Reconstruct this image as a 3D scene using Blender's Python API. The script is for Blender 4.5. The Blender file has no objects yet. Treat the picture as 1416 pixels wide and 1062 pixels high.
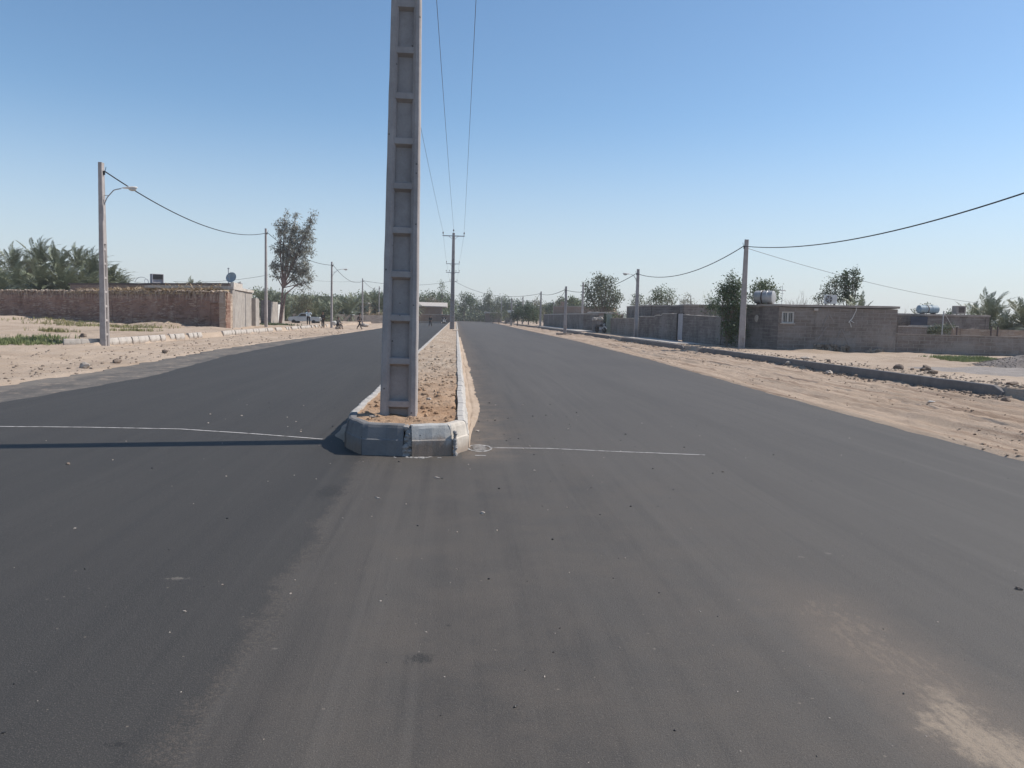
import bpy, bmesh, math, random
from mathutils import Vector, Matrix, noise
R = math.radians
PI = math.pi
scene = bpy.context.scene
COL = scene.collection
random.seed(7)

# ------------------------------------------------------------------ camera model
F, CX, CY = 1064.0, 708.0, 531.0
ROLL = R(1.4); CAMZ = 1.7
PITCH = math.atan((CY-(437+(CX-631)*math.tan(ROLL)))*math.cos(ROLL)/F)
def _ray0(x, y):
    X = x-CX; Y = y-CY
    u = X*math.cos(ROLL)+Y*math.sin(ROLL)
    v = -X*math.sin(ROLL)+Y*math.cos(ROLL)
    return Vector((u, F*math.cos(PITCH)-v*math.sin(PITCH), -(F*math.sin(PITCH)+v*math.cos(PITCH))))
_r = _ray0(631, 437)
YAW = math.atan2(_r.x, _r.y)
def ray(x, y):
    r = _ray0(x, y); c, s = math.cos(YAW), math.sin(YAW)
    return Vector((r.x*c-r.y*s, r.x*s+r.y*c, r.z))
def at(px, py, z=0.0):            # ground point seen at a photo pixel
    r = ray(px, py); t = (z-CAMZ)/r.z
    return Vector((r.x*t, r.y*t, z))
def pt(px, py, Y):                # point on a sight line at road distance Y
    r = ray(px, py); t = Y/r.y
    return Vector((r.x*t, Y, CAMZ+r.z*t))

# ------------------------------------------------------------------ materials
class NT:
    def __init__(s, name):
        m = bpy.data.materials.new(name); m.use_nodes = True
        s.m = m; s.t = m.node_tree; s.n = s.t.nodes; s.l = s.t.links
        s.b = s.n['Principled BSDF']
    def new(s, typ, **kw):
        n = s.n.new(typ)
        for k, v in kw.items():
            setattr(n, k, v)
        return n
    def link(s, a, b): s.l.new(a, b)
    def pos(s):
        return s.new('ShaderNodeNewGeometry').outputs['Position']
    def obj(s):
        return s.new('ShaderNodeTexCoord').outputs['Object']
    def mapped(s, src, scale):
        mp = s.new('ShaderNodeMapping'); mp.inputs['Scale'].default_value = scale
        s.link(src, mp.inputs[0]); return mp.outputs[0]
    def noise(s, src, scale, detail=5, rough=.6, dist=0.0):
        n = s.new('ShaderNodeTexNoise')
        n.inputs['Scale'].default_value = scale; n.inputs['Detail'].default_value = detail
        n.inputs['Roughness'].default_value = rough; n.inputs['Distortion'].default_value = dist
        s.link(src, n.inputs['Vector']); return n.outputs['Fac']
    def ramp(s, src, a, b, va=0.0, vb=1.0):
        n = s.new('ShaderNodeMapRange'); n.inputs[1].default_value = a; n.inputs[2].default_value = b
        n.inputs[3].default_value = va; n.inputs[4].default_value = vb
        n.interpolation_type = 'SMOOTHSTEP'
        s.link(src, n.inputs[0]); return n.outputs[0]
    def math(s, op, a, b=None, c=None):
        n = s.new('ShaderNodeMath', operation=op)
        for i, v in enumerate((a, b, c)):
            if v is None: continue
            if isinstance(v, (int, float)): n.inputs[i].default_value = v
            else: s.link(v, n.inputs[i])
        return n.outputs[0]
    def mix(s, f, a, b, mode='MIX'):
        n = s.new('ShaderNodeMix', data_type='RGBA', blend_type=mode)
        if isinstance(f, (int, float)): n.inputs[0].default_value = f
        else: s.link(f, n.inputs[0])
        for i, v in ((6, a), (7, b)):
            if isinstance(v, (tuple, list)): n.inputs[i].default_value = (*v[:3], 1)
            else: s.link(v, n.inputs[i])
        return n.outputs[2]
    def xyz(s, src):
        n = s.new('ShaderNodeSeparateXYZ'); s.link(src, n.inputs[0]); return n.outputs
    def bump(s, h, strength=.3, dist=.02):
        n = s.new('ShaderNodeBump'); n.inputs['Strength'].default_value = strength
        n.inputs['Distance'].default_value = dist
        s.link(h, n.inputs['Height']); s.link(n.outputs[0], s.b.inputs['Normal'])
    def col(s, c):
        if isinstance(c, (tuple, list)): s.b.inputs['Base Color'].default_value = (*c[:3], 1)
        else: s.link(c, s.b.inputs['Base Color'])
    def set(s, **kw):
        for k, v in kw.items(): s.b.inputs[k.replace('_', ' ')].default_value = v

def simple(name, c1, c2=None, scale=4, rough=.9, bump=.25, bscale=40, bdist=.01, metal=0, spec=.3, world=False, lo=.35, hi=.65):
    n = NT(name); src = n.pos() if world else n.obj()
    c2 = c2 or tuple(x*.72 for x in c1)
    f = n.ramp(n.noise(src, scale, 6, .65), lo, hi)
    g = n.noise(src, bscale, 4, .6)
    c = n.mix(f, c2, c1)
    c = n.mix(n.ramp(g, .3, .75, 0, .35), c, tuple(x*.6 for x in c1))
    n.col(c); n.set(Roughness=rough, Metallic=metal, Specular_IOR_Level=spec)
    if bump: n.bump(g, bump, bdist)
    return n.m

def leafmat(name, c1, c2, trans=.12, rough=.55):
    n = NT(name)
    oi = n.new('ShaderNodeObjectInfo').outputs['Random']
    f = n.ramp(n.noise(n.pos(), 1.1, 3), .35, .65)
    geo = n.new('ShaderNodeNewGeometry').outputs['Random Per Island']
    c = n.mix(f, c1, c2)
    c = n.mix(n.math('MULTIPLY', geo, .5), c, tuple(x*1.5 for x in c2))
    c = n.mix(n.math('MULTIPLY', oi, .35), c, tuple(x*.75 for x in c1))
    n.col(c); n.set(Roughness=rough, Specular_IOR_Level=.3)
    t = n.new('ShaderNodeBsdfTranslucent'); n.link(c, t.inputs[0])
    ms = n.new('ShaderNodeMixShader'); ms.inputs[0].default_value = trans
    out = n.n['Material Output']
    n.link(n.b.outputs[0], ms.inputs[1]); n.link(t.outputs[0], ms.inputs[2]); n.link(ms.outputs[0], out.inputs[0])
    return n.m

SAND = (.41, .315, .235)
def mk_ground():
    n = NT('dusty_earth'); p = n.pos()
    a = n.ramp(n.noise(p, .22, 6, .6), .35, .65)
    b = n.ramp(n.noise(n.mapped(p, (1.0, .25, 1)), 1.6, 6, .7), .35, .68)
    c = n.mix(a, (.35, .265, .195), (.45, .355, .272))
    c = n.mix(n.math('MULTIPLY', b, .55), c, (.48, .38, .30))
    d = n.noise(p, 14, 5, .7)
    c = n.mix(n.ramp(d, .52, .72, 0, .55), c, (.25, .175, .12))
    XX = n.xyz(p)[0]
    rr = n.noise(n.mapped(p, (2.6, .11, 1)), 1.5, 6, .7, .4)
    verge = n.math('MULTIPLY', n.ramp(XX, 7.2, 7.8), n.ramp(XX, 13.2, 13.6, 1, 0))
    c = n.mix(n.math('MULTIPLY', n.math('MULTIPLY', verge, n.ramp(rr, .5, .6)), .75), c, (.21, .142, .098))
    c = n.mix(n.math('MULTIPLY', verge, .3), c, (.37, .262, .185))
    e = n.noise(p, 70, 3, .7)
    c = n.mix(n.ramp(e, .58, .75, 0, .45), c, (.22, .165, .125))
    n.col(c); n.set(Roughness=.95, Specular_IOR_Level=.15)
    h = n.math('ADD', n.math('MULTIPLY', d, .7), n.math('MULTIPLY', e, .3))
    n.bump(h, .8, .06)
    return n.m
def mk_soil():
    n = NT('reddish_median_soil'); p = n.pos()
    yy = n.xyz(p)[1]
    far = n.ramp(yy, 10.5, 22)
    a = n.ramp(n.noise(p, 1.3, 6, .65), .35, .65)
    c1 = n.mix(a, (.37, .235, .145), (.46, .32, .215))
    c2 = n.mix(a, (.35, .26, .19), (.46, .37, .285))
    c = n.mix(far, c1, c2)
    d = n.noise(p, 22, 5, .75)
    c = n.mix(n.ramp(d, .54, .74, 0, .6), c, (.21, .13, .085))
    e = n.noise(p, 90, 3)
    c = n.mix(n.ramp(e, .6, .75, 0, .35), c, (.6, .5, .4))
    n.col(c); n.set(Roughness=.95, Specular_IOR_Level=.15)
    n.bump(n.math('ADD', d, n.math('MULTIPLY', e, .3)), .9, .04)
    return n.m
def mk_asphalt():
    n = NT('asphalt'); p = n.pos(); X, Y, Z = n.xyz(p)
    warp = n.noise(p, .8, 4)
    xw = n.math('ADD', X, n.math('MULTIPLY', n.math('SUBTRACT', warp, .5), .5))
    fine_w = n.noise(p, 6, 5, .7)
    xf = n.math('ADD', xw, n.math('MULTIPLY', n.math('SUBTRACT', fine_w, .5), .5))
    streak = n.noise(n.mapped(p, (1.1, .05, 1)), 1.6, 6, .65)
    streak2 = n.noise(n.mapped(p, (5.0, .14, 1)), 1.5, 4, .6)
    big = n.noise(p, .16, 5, .6)
    c = n.mix(n.ramp(streak, .3, .7), (.049, .0455, .0445), (.080, .074, .070))
    c = n.mix(n.ramp(big, .35, .7, 0, .5), c, (.09, .083, .078))
    c = n.mix(n.ramp(streak2, .5, .68, 0, .55), c, (.044, .042, .042))
    st3 = n.noise(n.mapped(n.math('ADD', 0, 0) if False else p, (2.2, .035, 1)), 2.1, 5, .6, .3)
    c = n.mix(n.ramp(st3, .54, .7, 0, .4), c, (.105, .098, .093))
    # newer, darker layer on the left of the construction seam
    left = n.ramp(xf, -1.12, -.9, 1, 0)
    c = n.mix(n.math('MULTIPLY', left, .62), c, (.029, .0295, .031))
    wear = n.math('MULTIPLY', n.ramp(xw, .3, 2.2), n.ramp(xw, 5.5, 9, 1, .4))
    c = n.mix(n.math('MULTIPLY', wear, .38), c, (.112, .104, .099))
    # dusty area around the island nose and in the middle
    dmid = n.math('MULTIPLY', n.ramp(xw, -1.2, -.2), n.ramp(xw, 1.2, 4.2, 1, 0))
    dmid = n.math('MULTIPLY', dmid, n.ramp(Y, 14, 4.0, .15, 1))
    dn = n.ramp(n.noise(p, 1.7, 7, .72), .3, .75)
    c = n.mix(n.math('MULTIPLY', n.math('MULTIPLY', dmid, dn), .55), c, (.115, .098, .085))
    # dust beside the island kerb
    side = n.math('MULTIPLY', n.ramp(xw, .05, 1.3, 1, 0), n.math('GREATER_THAN', X, .1))
    side = n.math('MULTIPLY', side, n.ramp(Y, 8.6, 9.8))
    c = n.mix(n.math('MULTIPLY', n.math('MULTIPLY', side, dn), .8), c, (.22, .17, .13))
    # crumbs along the seam
    seam = n.math('MULTIPLY', n.ramp(xf, -1.16, -1.04), n.ramp(xf, -1.04, -.9, 1, 0))
    cr = n.noise(p, 42, 5, .8)
    c = n.mix(n.math('MULTIPLY', n.math('MULTIPLY', seam, n.ramp(cr, .45, .65)), .5), c, (.17, .14, .115))
    # spilt fine sand, lower right
    fx = n.math('ADD', X, n.math('MULTIPLY', n.math('SUBTRACT', n.noise(p, 3.2, 6, .7), .5), .55))
    px = n.math('MULTIPLY', n.ramp(fx, 1.98, 2.2), n.ramp(fx, 2.3, 2.62, 1, 0))
    py = n.ramp(n.math('ADD', Y, n.math('MULTIPLY', n.math('SUBTRACT', warp, .5), .8)), 4.9, 4.2)
    thin = n.math('MULTIPLY', n.math('MULTIPLY', px, py), n.ramp(n.noise(n.mapped(p, (6, 2, 1)), 4, 6, .75), .38, .66))
    gr = n.noise(p, 70, 4, .8)
    halo = n.math('MULTIPLY', n.math('MULTIPLY', n.ramp(fx, 1.75, 2.15), n.ramp(fx, 2.3, 2.8, 1, 0)), n.ramp(Y, 5.4, 3.6))
    c = n.mix(n.math('MULTIPLY', halo, .45), c, (.2, .16, .13))
    thin = n.ramp(n.math('ADD', thin, n.math('MULTIPLY', n.math('SUBTRACT', gr, .5), 1.1)), .25, .8)
    thin = n.math('MULTIPLY', thin, n.ramp(halo, .05, .3))
    c = n.mix(n.math('MULTIPLY', thin, .3), c, (.26, .205, .16))
    py2 = n.ramp(n.math('ADD', Y, n.math('MULTIPLY', n.math('SUBTRACT', fine_w, .5), .8)), 3.65, 2.9)
    thick = n.math('MULTIPLY', n.math('MULTIPLY', n.math('MULTIPLY', n.ramp(fx, 2.0, 2.18), n.ramp(fx, 2.24, 2.5, 1, 0)), py2), n.ramp(n.noise(n.mapped(p, (9, 2, 1)), 3, 5, .7), .3, .6, .45, 1))
    thick = n.math('MULTIPLY', n.ramp(n.math('ADD', thick, n.math('MULTIPLY', n.math('SUBTRACT', gr, .5), .7)), .1, 1.0), n.ramp(thick, .02, .35))
    c = n.mix(n.math('MULTIPLY', thick, .68), c, (.38, .31, .24))
    # edge dust by the shoulders
    eR = n.ramp(n.math('SUBTRACT', xw, n.math('MULTIPLY', Y, .02)), 6.7, 7.4)
    c = n.mix(n.math('MULTIPLY', n.math('MULTIPLY', eR, dn), .25), c, (.2, .16, .13))
    # scattered scuffs
    sc = n.noise(n.mapped(p, (1.2, .5, 1)), 3.2, 8, .8)
    c = n.mix(n.ramp(sc, .64, .74, 0, .4), c, (.15, .135, .12))
    # oil blots and pale scuffs lying on the road
    bn = n.noise(n.mapped(p, (1, .6, 1)), 34, 6, .8)
    def spot(px_, py_, r_, stretch=1.0):
        w_ = at(px_, py_)
        ex = n.math('MULTIPLY', n.math('SUBTRACT', X, w_.x), 1/r_); ey = n.math('MULTIPLY', n.math('SUBTRACT', Y, w_.y), 1/(r_*stretch))
        d_ = n.math('SQRT', n.math('ADD', n.math('MULTIPLY', ex, ex), n.math('MULTIPLY', ey, ey)))
        return n.ramp(n.math('ADD', d_, n.math('MULTIPLY', n.math('SUBTRACT', bn, .5), 3.4)), .8, .35)
    for a_ in ((582, 911, .10, .8), (160, 1030, .07, .5), (620, 865, .022, 1), (455, 680, .2, 2.2)): c = n.mix(n.math('MULTIPLY', spot(*a_), .7), c, (.02, .02, .021))
    for a_ in ((1108, 770, .035, .8), (1145, 765, .03, 1.4), (380, 897, .03, .5), (245, 800, .10, .35), (905, 897, .02, .8)): c = n.mix(n.math('MULTIPLY', spot(*a_), .5), c, (.22, .2, .18))
    # stone grain
    g = n.noise(p, 150, 3, .75)
    g2 = n.noise(p, 62, 3, .7)
    c = n.mix(n.ramp(g2, .56, .7, 0, .35), c, (.13, .12, .112))
    c = n.mix(n.ramp(g2, .42, .3, 0, .45), c, (.026, .025, .025))
    c = n.mix(n.ramp(g, .52, .72, 0, .75), c, (.18, .165, .15))
    c = n.mix(n.ramp(g, .44, .25, 0, .5), c, (.022, .022, .023))
    v = n.new('ShaderNodeTexVoronoi'); v.inputs['Scale'].default_value = 26; n.link(p, v.inputs['Vector'])
    rnd = n.new('ShaderNodeSeparateColor'); n.link(v.outputs['Color'], rnd.inputs[0])
    spk = n.math('MULTIPLY', n.math('LESS_THAN', v.outputs['Distance'], n.math('MULTIPLY', rnd.outputs[1], .2)), n.math('GREATER_THAN', rnd.outputs[0], .93))
    c = n.mix(n.math('MULTIPLY', spk, n.ramp(warp, .4, .6, .15, .6)), c, (.24, .21, .18))
    c = n.mix(1.0, c, (.94, .91, .86), 'MULTIPLY')
    n.col(c); n.set(Roughness=.75, Specular_IOR_Level=.3)
    n.bump(n.math('ADD', g, n.math('MULTIPLY', g2, .8)), .5, .008)
    return n.m
def mk_old_asphalt():
    n = NT('worn_asphalt'); p = n.pos()
    a = n.ramp(n.noise(n.mapped(p, (1, .35, 1)), .9, 6, .7), .35, .65)
    c = n.mix(a, (.10, .092, .086), (.17, .15, .13))
    d = n.ramp(n.noise(p, 2.3, 7, .75), .5, .66)
    c = n.mix(n.math('MULTIPLY', d, .7), c, (.33, .26, .2))
    g = n.noise(p, 60, 3, .7)
    c = n.mix(n.ramp(g, .5, .75, 0, .5), c, (.05, .047, .045))
    n.col(c); n.set(Roughness=.9, Specular_IOR_Level=.2); n.bump(g, .5, .015)
    return n.m
def mk_mudwall(name, c1, c2, streak):
    n = NT(name); p = n.obj(); 
    a = n.ramp(n.noise(p, .7, 6, .65), .35, .65)
    c = n.mix(a, c1, c2)
    h = n.noise(n.mapped(p, (1.0, 1.0, 6)), 1.6, 6, .75)
    patch = n.ramp(n.noise(p, .5, 3), .38, .55)
    c = n.mix(n.math('MULTIPLY', n.ramp(h, .53, .58, 0, .85), patch), c, streak)
    vst = n.noise(n.mapped(p, (2.4, 2.4, .12)), 1.3, 4, .6)
    c = n.mix(n.ramp(vst, .6, .7, 0, .5), c, tuple(x*.45 for x in c1))
    Zw = n.xyz(p)[2]
    drip = n.noise(n.mapped(p, (2.6, 2.6, .25)), 1.8, 4, .6)
    band = n.ramp(n.math('ADD', Zw, n.math('MULTIPLY', n.math('SUBTRACT', drip, .5), 1.6)), 2.35, 2.75)
    c = n.mix(n.math('MULTIPLY', band, .6), c, n.mix(n.ramp(drip, .42, .58), tuple(x*.5 for x in c1), streak))
    dk = n.noise(n.mapped(p, (.8, .8, 4)), 1.3, 5, .7)
    c = n.mix(n.ramp(dk, .54, .62, 0, .5), c, tuple(x*.5 for x in c1))
    g = n.noise(p, 25, 4, .7)
    c = n.mix(n.ramp(g, .4, .8, 0, .4), c, tuple(x*.55 for x in c1))
    n.col(c); n.set(Roughness=.95, Specular_IOR_Level=.1)
    n.bump(n.math('ADD', h, n.math('MULTIPLY', g, .4)), .8, .06)
    return n.m
def mk_block(name, c1, c2, bw=.4, bh=.2, mortar=(.31, .285, .26), mf=.75):
    # rendered block masonry whose courses show faintly
    n = NT(name); p = n.obj(); X, Y, Z = n.xyz(p)
    comb = n.new('ShaderNodeCombineXYZ'); n.link(n.math('ADD', X, Y), comb.inputs[0]); n.link(Z, comb.inputs[1])
    br = n.new('ShaderNodeTexBrick'); n.link(comb.outputs[0], br.inputs[0])
    br.inputs['Scale'].default_value = 1; br.inputs['Brick Width'].default_value = bw; br.inputs['Row Height'].default_value = bh
    br.inputs['Mortar Size'].default_value = .02; br.inputs['Mortar Smooth'].default_value = .4
    a = n.ramp(n.noise(p, .8, 7, .68), .33, .67)
    c = n.mix(a, c1, c2)
    hs = n.noise(n.mapped(p, (.6, .6, 5)), 1.6, 5, .7)
    c = n.mix(n.ramp(hs, .46, .66, 0, .6), c, mortar)
    pt_ = n.noise(p, .45, 6, .7)
    c = n.mix(n.ramp(pt_, .5, .62, 0, .5), c, tuple(x*1.12 for x in mortar))
    pd_ = n.noise(n.mapped(p, (1, 1, .4)), 1.1, 6, .7)
    c = n.mix(n.ramp(pd_, .52, .68, 0, .55), c, tuple(x*.6 for x in c1))
    c = n.mix(n.math('MULTIPLY', br.outputs['Fac'], mf), c, mortar)
    g = n.noise(p, 30, 4, .7)
    c = n.mix(n.ramp(g, .42, .8, 0, .45), c, tuple(x*.55 for x in c1))
    low = n.ramp(n.math('ADD', Z, n.math('MULTIPLY', n.noise(p, 1.2, 5), 1.0)), .9, .45)
    c = n.mix(n.math('MULTIPLY', low, .35), c, (.33, .25, .2))
    n.col(c); n.set(Roughness=.95, Specular_IOR_Level=.1)
    n.bump(n.math('SUBTRACT', g, n.math('MULTIPLY', br.outputs['Fac'], .6)), .6, .03)
    return n.m
def mk_concrete(name, c1, stain=(.2, .16, .13), lowstain=False, pits=True, low=(.23, .04, .75)):
    n = NT(name); p = n.obj()
    a = n.ramp(n.noise(p, 2.2, 7, .7), .3, .7)
    c = n.mix(a, tuple(x*.78 for x in c1), tuple(x*1.08 for x in c1))
    st = n.noise(n.mapped(p, (3, 3, .5)), 1.4, 6, .7)
    c = n.mix(n.ramp(st, .55, .75, 0, .4), c, stain)
    if lowstain:
        Z = n.xyz(p)[2]
        lw = n.ramp(n.math('ADD', Z, n.math('MULTIPLY', n.math('SUBTRACT', n.noise(p, 4, 6, .75), .5), .3)), low[0], low[1])
        c = n.mix(n.math('MULTIPLY', lw, low[2]), c, (.24, .175, .13))
    if pits:
        v = n.new('ShaderNodeTexVoronoi'); v.inputs['Scale'].default_value = 11; n.link(p, v.inputs['Vector'])
        sc = n.new('ShaderNodeSeparateColor'); n.link(v.outputs['Color'], sc.inputs[0])
        pit = n.math('MULTIPLY', n.math('LESS_THAN', v.outputs['Distance'], .14), n.math('GREATER_THAN', sc.outputs[0], .8))
        c = n.mix(n.math('MULTIPLY', pit, .7), c, (.06, .055, .05))
    g = n.noise(p, 45, 5, .7)
    c = n.mix(n.ramp(g, .45, .8, 0, .35), c, tuple(x*.6 for x in c1))
    n.col(c); n.set(Roughness=.88, Specular_IOR_Level=.25); n.bump(g, .4, .012)
    return n.m

MT = {}
MT['ground'] = mk_ground(); MT['soil'] = mk_soil(); MT['asphalt'] = mk_asphalt(); MT['old'] = mk_old_asphalt()
MT['pole'] = mk_concrete('grey_pole_concrete', (.385, .35, .335), stain=(.26, .215, .185))
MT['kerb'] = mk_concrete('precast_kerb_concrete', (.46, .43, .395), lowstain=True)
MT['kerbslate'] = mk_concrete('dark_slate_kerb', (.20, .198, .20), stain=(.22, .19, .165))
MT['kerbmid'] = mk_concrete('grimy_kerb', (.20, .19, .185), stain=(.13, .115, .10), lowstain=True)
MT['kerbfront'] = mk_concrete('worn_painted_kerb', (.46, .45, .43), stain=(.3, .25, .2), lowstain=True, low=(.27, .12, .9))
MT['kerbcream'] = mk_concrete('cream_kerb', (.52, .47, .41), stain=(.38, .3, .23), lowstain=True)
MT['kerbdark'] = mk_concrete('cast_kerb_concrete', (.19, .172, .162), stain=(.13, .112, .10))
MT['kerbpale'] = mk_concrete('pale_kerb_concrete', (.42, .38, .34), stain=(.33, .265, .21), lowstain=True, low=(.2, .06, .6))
MT['mud'] = mk_mudwall('mud_brick', (.255, .152, .115), (.34, .22, .17), (.50, .39, .31))
MT['mudlit'] = mk_mudwall('pale_sunlit_mud', (.34, .255, .195), (.43, .335, .265), (.5, .42, .35))  # lighter copy of the mud, the side wall's sunlight put into the colour
MT['plaster'] = simple('cement_plaster', (.38, .345, .31), (.29, .26, .235), 1.5, bump=.4, bscale=18)
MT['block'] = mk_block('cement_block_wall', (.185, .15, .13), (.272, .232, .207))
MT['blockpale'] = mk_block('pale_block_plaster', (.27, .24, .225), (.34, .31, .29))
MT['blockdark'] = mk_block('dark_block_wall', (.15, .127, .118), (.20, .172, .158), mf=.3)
MT['brick'] = mk_block('brown_brick_wall', (.23, .15, .115), (.28, .19, .15), .22, .07, (.33, .27, .23))
MT['tan'] = mk_block('tan_brick_wall', (.4, .31, .2), (.46, .36, .24), .3, .1, (.47, .39, .28), .3)
MT['roofc'] = simple('roof_cement', (.42, .37, .33), (.3, .26, .23), 2, bump=.5, bscale=14)
MT['palecap'] = simple('pale_cap_mortar', (.55, .5, .45), (.42, .37, .32), 3, bump=.4)
MT['straw'] = leafmat('straw', (.30, .21, .125), (.42, .33, .22), .05, .8)
MT['rock'] = simple('field_stone', (.25, .195, .155), (.16, .12, .095), 6, bump=.7, bscale=18, bdist=.03)
MT['rockpale'] = simple('pale_stone', (.5, .44, .38), (.36, .3, .25), 7, bump=.5, bscale=25)
MT['rockmix'] = simple('dusty_stone', (.36, .29, .23), (.2, .155, .12), 2.5, bump=.7, bscale=18, bdist=.03, world=True)
MT['gravelpale'] = simple('pale_gravel', (.33, .29, .26), (.26, .225, .2), 2, bump=.8, bscale=35, bdist=.04, world=True)
MT['gravel'] = simple('crushed_gravel', (.265, .228, .202), (.21, .178, .158), 3, bump=.7, bscale=40, bdist=.05)
MT['palm'] = leafmat('palm_leaf', (.10, .12, .07), (.22, .235, .15), .1, .45)
MT['palmdry'] = leafmat('dry_palm_leaf', (.23, .18, .11), (.32, .26, .17), .1, .8)
MT['euca'] = leafmat('grey_eucalyptus_leaf', (.165, .165, .135), (.27, .262, .22), .12, .5)
MT['leafdark'] = leafmat('dark_tree_leaf', (.045, .072, .034), (.09, .125, .058), .12, .5)
MT['leafmid'] = leafmat('mid_tree_leaf', (.07, .10, .045), (.135, .165, .08), .14, .55)
MT['leafgrey'] = leafmat('greyish_tree_leaf', (.085, .105, .06), (.16, .18, .11), .12, .55)
MT['leafolive'] = leafmat('olive_tree_leaf', (.1, .1, .055), (.16, .155, .09), .14, .6)
MT['brownleaf'] = leafmat('dry_bush_leaf', (.16, .125, .085), (.24, .19, .13), .1, .8)
MT['grass'] = leafmat('fresh_grass', (.13, .165, .065), (.24, .265, .12), .2, .6)
MT['weed'] = leafmat('pale_weed', (.17, .17, .07), (.27, .25, .12), .2, .7)
MT['bark'] = simple('brown_bark', (.2, .155, .125), (.11, .085, .07), 8, bump=.8, bscale=22)
MT['barkpale'] = simple('pale_peeling_bark', (.3, .215, .185), (.17, .115, .1), 5, bump=.6, bscale=18)
MT['twig'] = simple('bare_twig', (.3, .25, .21), (.2, .16, .13), 8, bump=.3)
MT['cable'] = simple('black_cable', (.03, .03, .034), None, 8, rough=.6, bump=0)
MT['wire'] = simple('dull_wire', (.1, .1, .11), None, 8, rough=.5, bump=0, metal=.4)
MT['galv'] = simple('galvanised_steel', (.42, .43, .45), (.33, .33, .35), 5, rough=.45, bump=.1, metal=.6, spec=.5)
MT['steeldark'] = simple('rusty_steel', (.14, .11, .1), (.09, .07, .06), 6, rough=.7, bump=.2, metal=.3)
MT['whitepaint'] = simple('white_paint', (.72, .71, .68), (.6, .57, .53), 4, rough=.5, bump=.05)
MT['greypaint'] = simple('pale_grey_paint', (.42, .40, .42), (.34, .32, .34), 3, rough=.55, bump=.05)
MT['greenpaint'] = simple('faded_green_paint', (.33, .37, .3), (.27, .3, .25), 3, rough=.7, bump=.1)
MT['carpaint'] = simple('silver_white_car_paint', (.56, .6, .6), (.48, .51, .51), 2, rough=.35, bump=0, spec=.5)
MT['black'] = simple('black_plastic', (.022, .022, .024), None, 6, rough=.5, bump=.05)
MT['rubber'] = simple('tyre_rubber', (.03, .03, .03), (.06, .055, .05), 6, rough=.85, bump=.2)
MT['glass'] = simple('dark_window_glass', (.03, .035, .04), (.05, .055, .06), 3, rough=.08, bump=0, spec=.7)
MT['lens'] = simple('lamp_lens', (.55, .55, .52), (.45, .45, .43), 6, rough=.25, bump=0, spec=.6)
MT['porcelain'] = simple('brown_porcelain', (.10, .06, .05), None, 8, rough=.3, bump=0, spec=.6)
MT['tankmetal'] = simple('galvanised_tank', (.5, .5, .5), (.38, .37, .36), 2.5, rough=.5, bump=.1, metal=.3)
MT['tankblue'] = simple('faded_blue_tank', (.24, .33, .40), (.34, .4, .43), 2, rough=.6, bump=.1)
MT['dish'] = simple('grey_dish_paint', (.3, .36, .39), (.24, .28, .3), 3, rough=.5, bump=.05)
MT['chalk'] = None
MT['skin'] = simple('skin', (.27, .16, .11), (.22, .13, .09), 9, rough=.6, bump=0)
MT['hair'] = simple('black_hair', (.018, .015, .014), None, 20, rough=.6, bump=.3)
MT['clothdark'] = simple('dark_cloth', (.022, .022, .027), (.04, .04, .045), 6, rough=.9, bump=.3)
MT['clothgrey'] = simple('charcoal_cloth', (.05, .045, .045), (.07, .065, .065), 6, rough=.9, bump=.3)
MT['clothblue'] = simple('pale_blue_cloth', (.42, .52, .6), (.36, .45, .53), 6, rough=.9, bump=.3)
MT['clothwhite'] = simple('white_cloth', (.62, .6, .56), (.52, .5, .47), 6, rough=.9, bump=.3)
MT['blueshade'] = simple('blue_wall_shade', (.06, .07, .105), (.05, .06, .085), 3, rough=.8, bump=.3)  # dark bluish shade colour for the far right house front
def mk_chalk():
    n = NT('white_chalk'); p = n.pos()
    g = n.noise(p, 9, 6, .75); g2 = n.noise(p, 60, 3, .7)
    f = n.math('MULTIPLY', n.ramp(g, .3, .52), n.ramp(g2, .3, .55, .5, 1))
    n.col(n.mix(f, (.09, .085, .082), (.52, .5, .48))); n.set(Roughness=.95, Specular_IOR_Level=.1)
    return n.m
MT['chalk'] = mk_chalk()

# ------------------------------------------------------------------ mesh helpers
def NZ(x, y, z=0.0, s=1.0): return noise.noise(Vector((x*s, y*s, z*s)))
def FB(x, y, z=0.0, s=1.0, o=4): return noise.fractal(Vector((x*s, y*s, z*s)), .8, 2.1, o)

def build(name, bm, mat, parent=None, smooth=False, loc=None):
    me = bpy.data.meshes.new(name)
    bmesh.ops.recalc_face_normals(bm, faces=bm.faces) if len(bm.faces) < 60000 else None
    bm.to_mesh(me); bm.free()
    if smooth:
        me.polygons.foreach_set('use_smooth', [True]*len(me.polygons))
    me.materials.append(MT[mat] if isinstance(mat, str) else mat)
    o = bpy.data.objects.new(name, me); COL.objects.link(o)
    if parent is not None: o.parent = parent
    if loc is not None: o.location = loc
    return o
def pydata(name, vs, fs, mat, parent=None, smooth=False, loc=None):
    me = bpy.data.meshes.new(name); me.from_pydata(vs, [], fs); me.update()
    if smooth: me.polygons.foreach_set('use_smooth', [True]*len(me.polygons))
    me.materials.append(MT[mat])
    o = bpy.data.objects.new(name, me); COL.objects.link(o)
    if parent is not None: o.parent = parent
    if loc is not None: o.location = loc
    return o
def tag(o, label, cat, group=None, kind=None):
    o['label'] = label; o['category'] = cat
    if group: o['group'] = group
    if kind: o['kind'] = kind
    return o
def thing(name, label, cat, loc=(0, 0, 0), rz=0.0, group=None):
    o = bpy.data.objects.new(name, None); COL.objects.link(o)
    o.empty_display_size = .2
    o.location = loc; o.rotation_euler = (0, 0, rz)
    return tag(o, label, cat, group)
def struct(o):
    o['kind'] = 'structure'; return o
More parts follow.
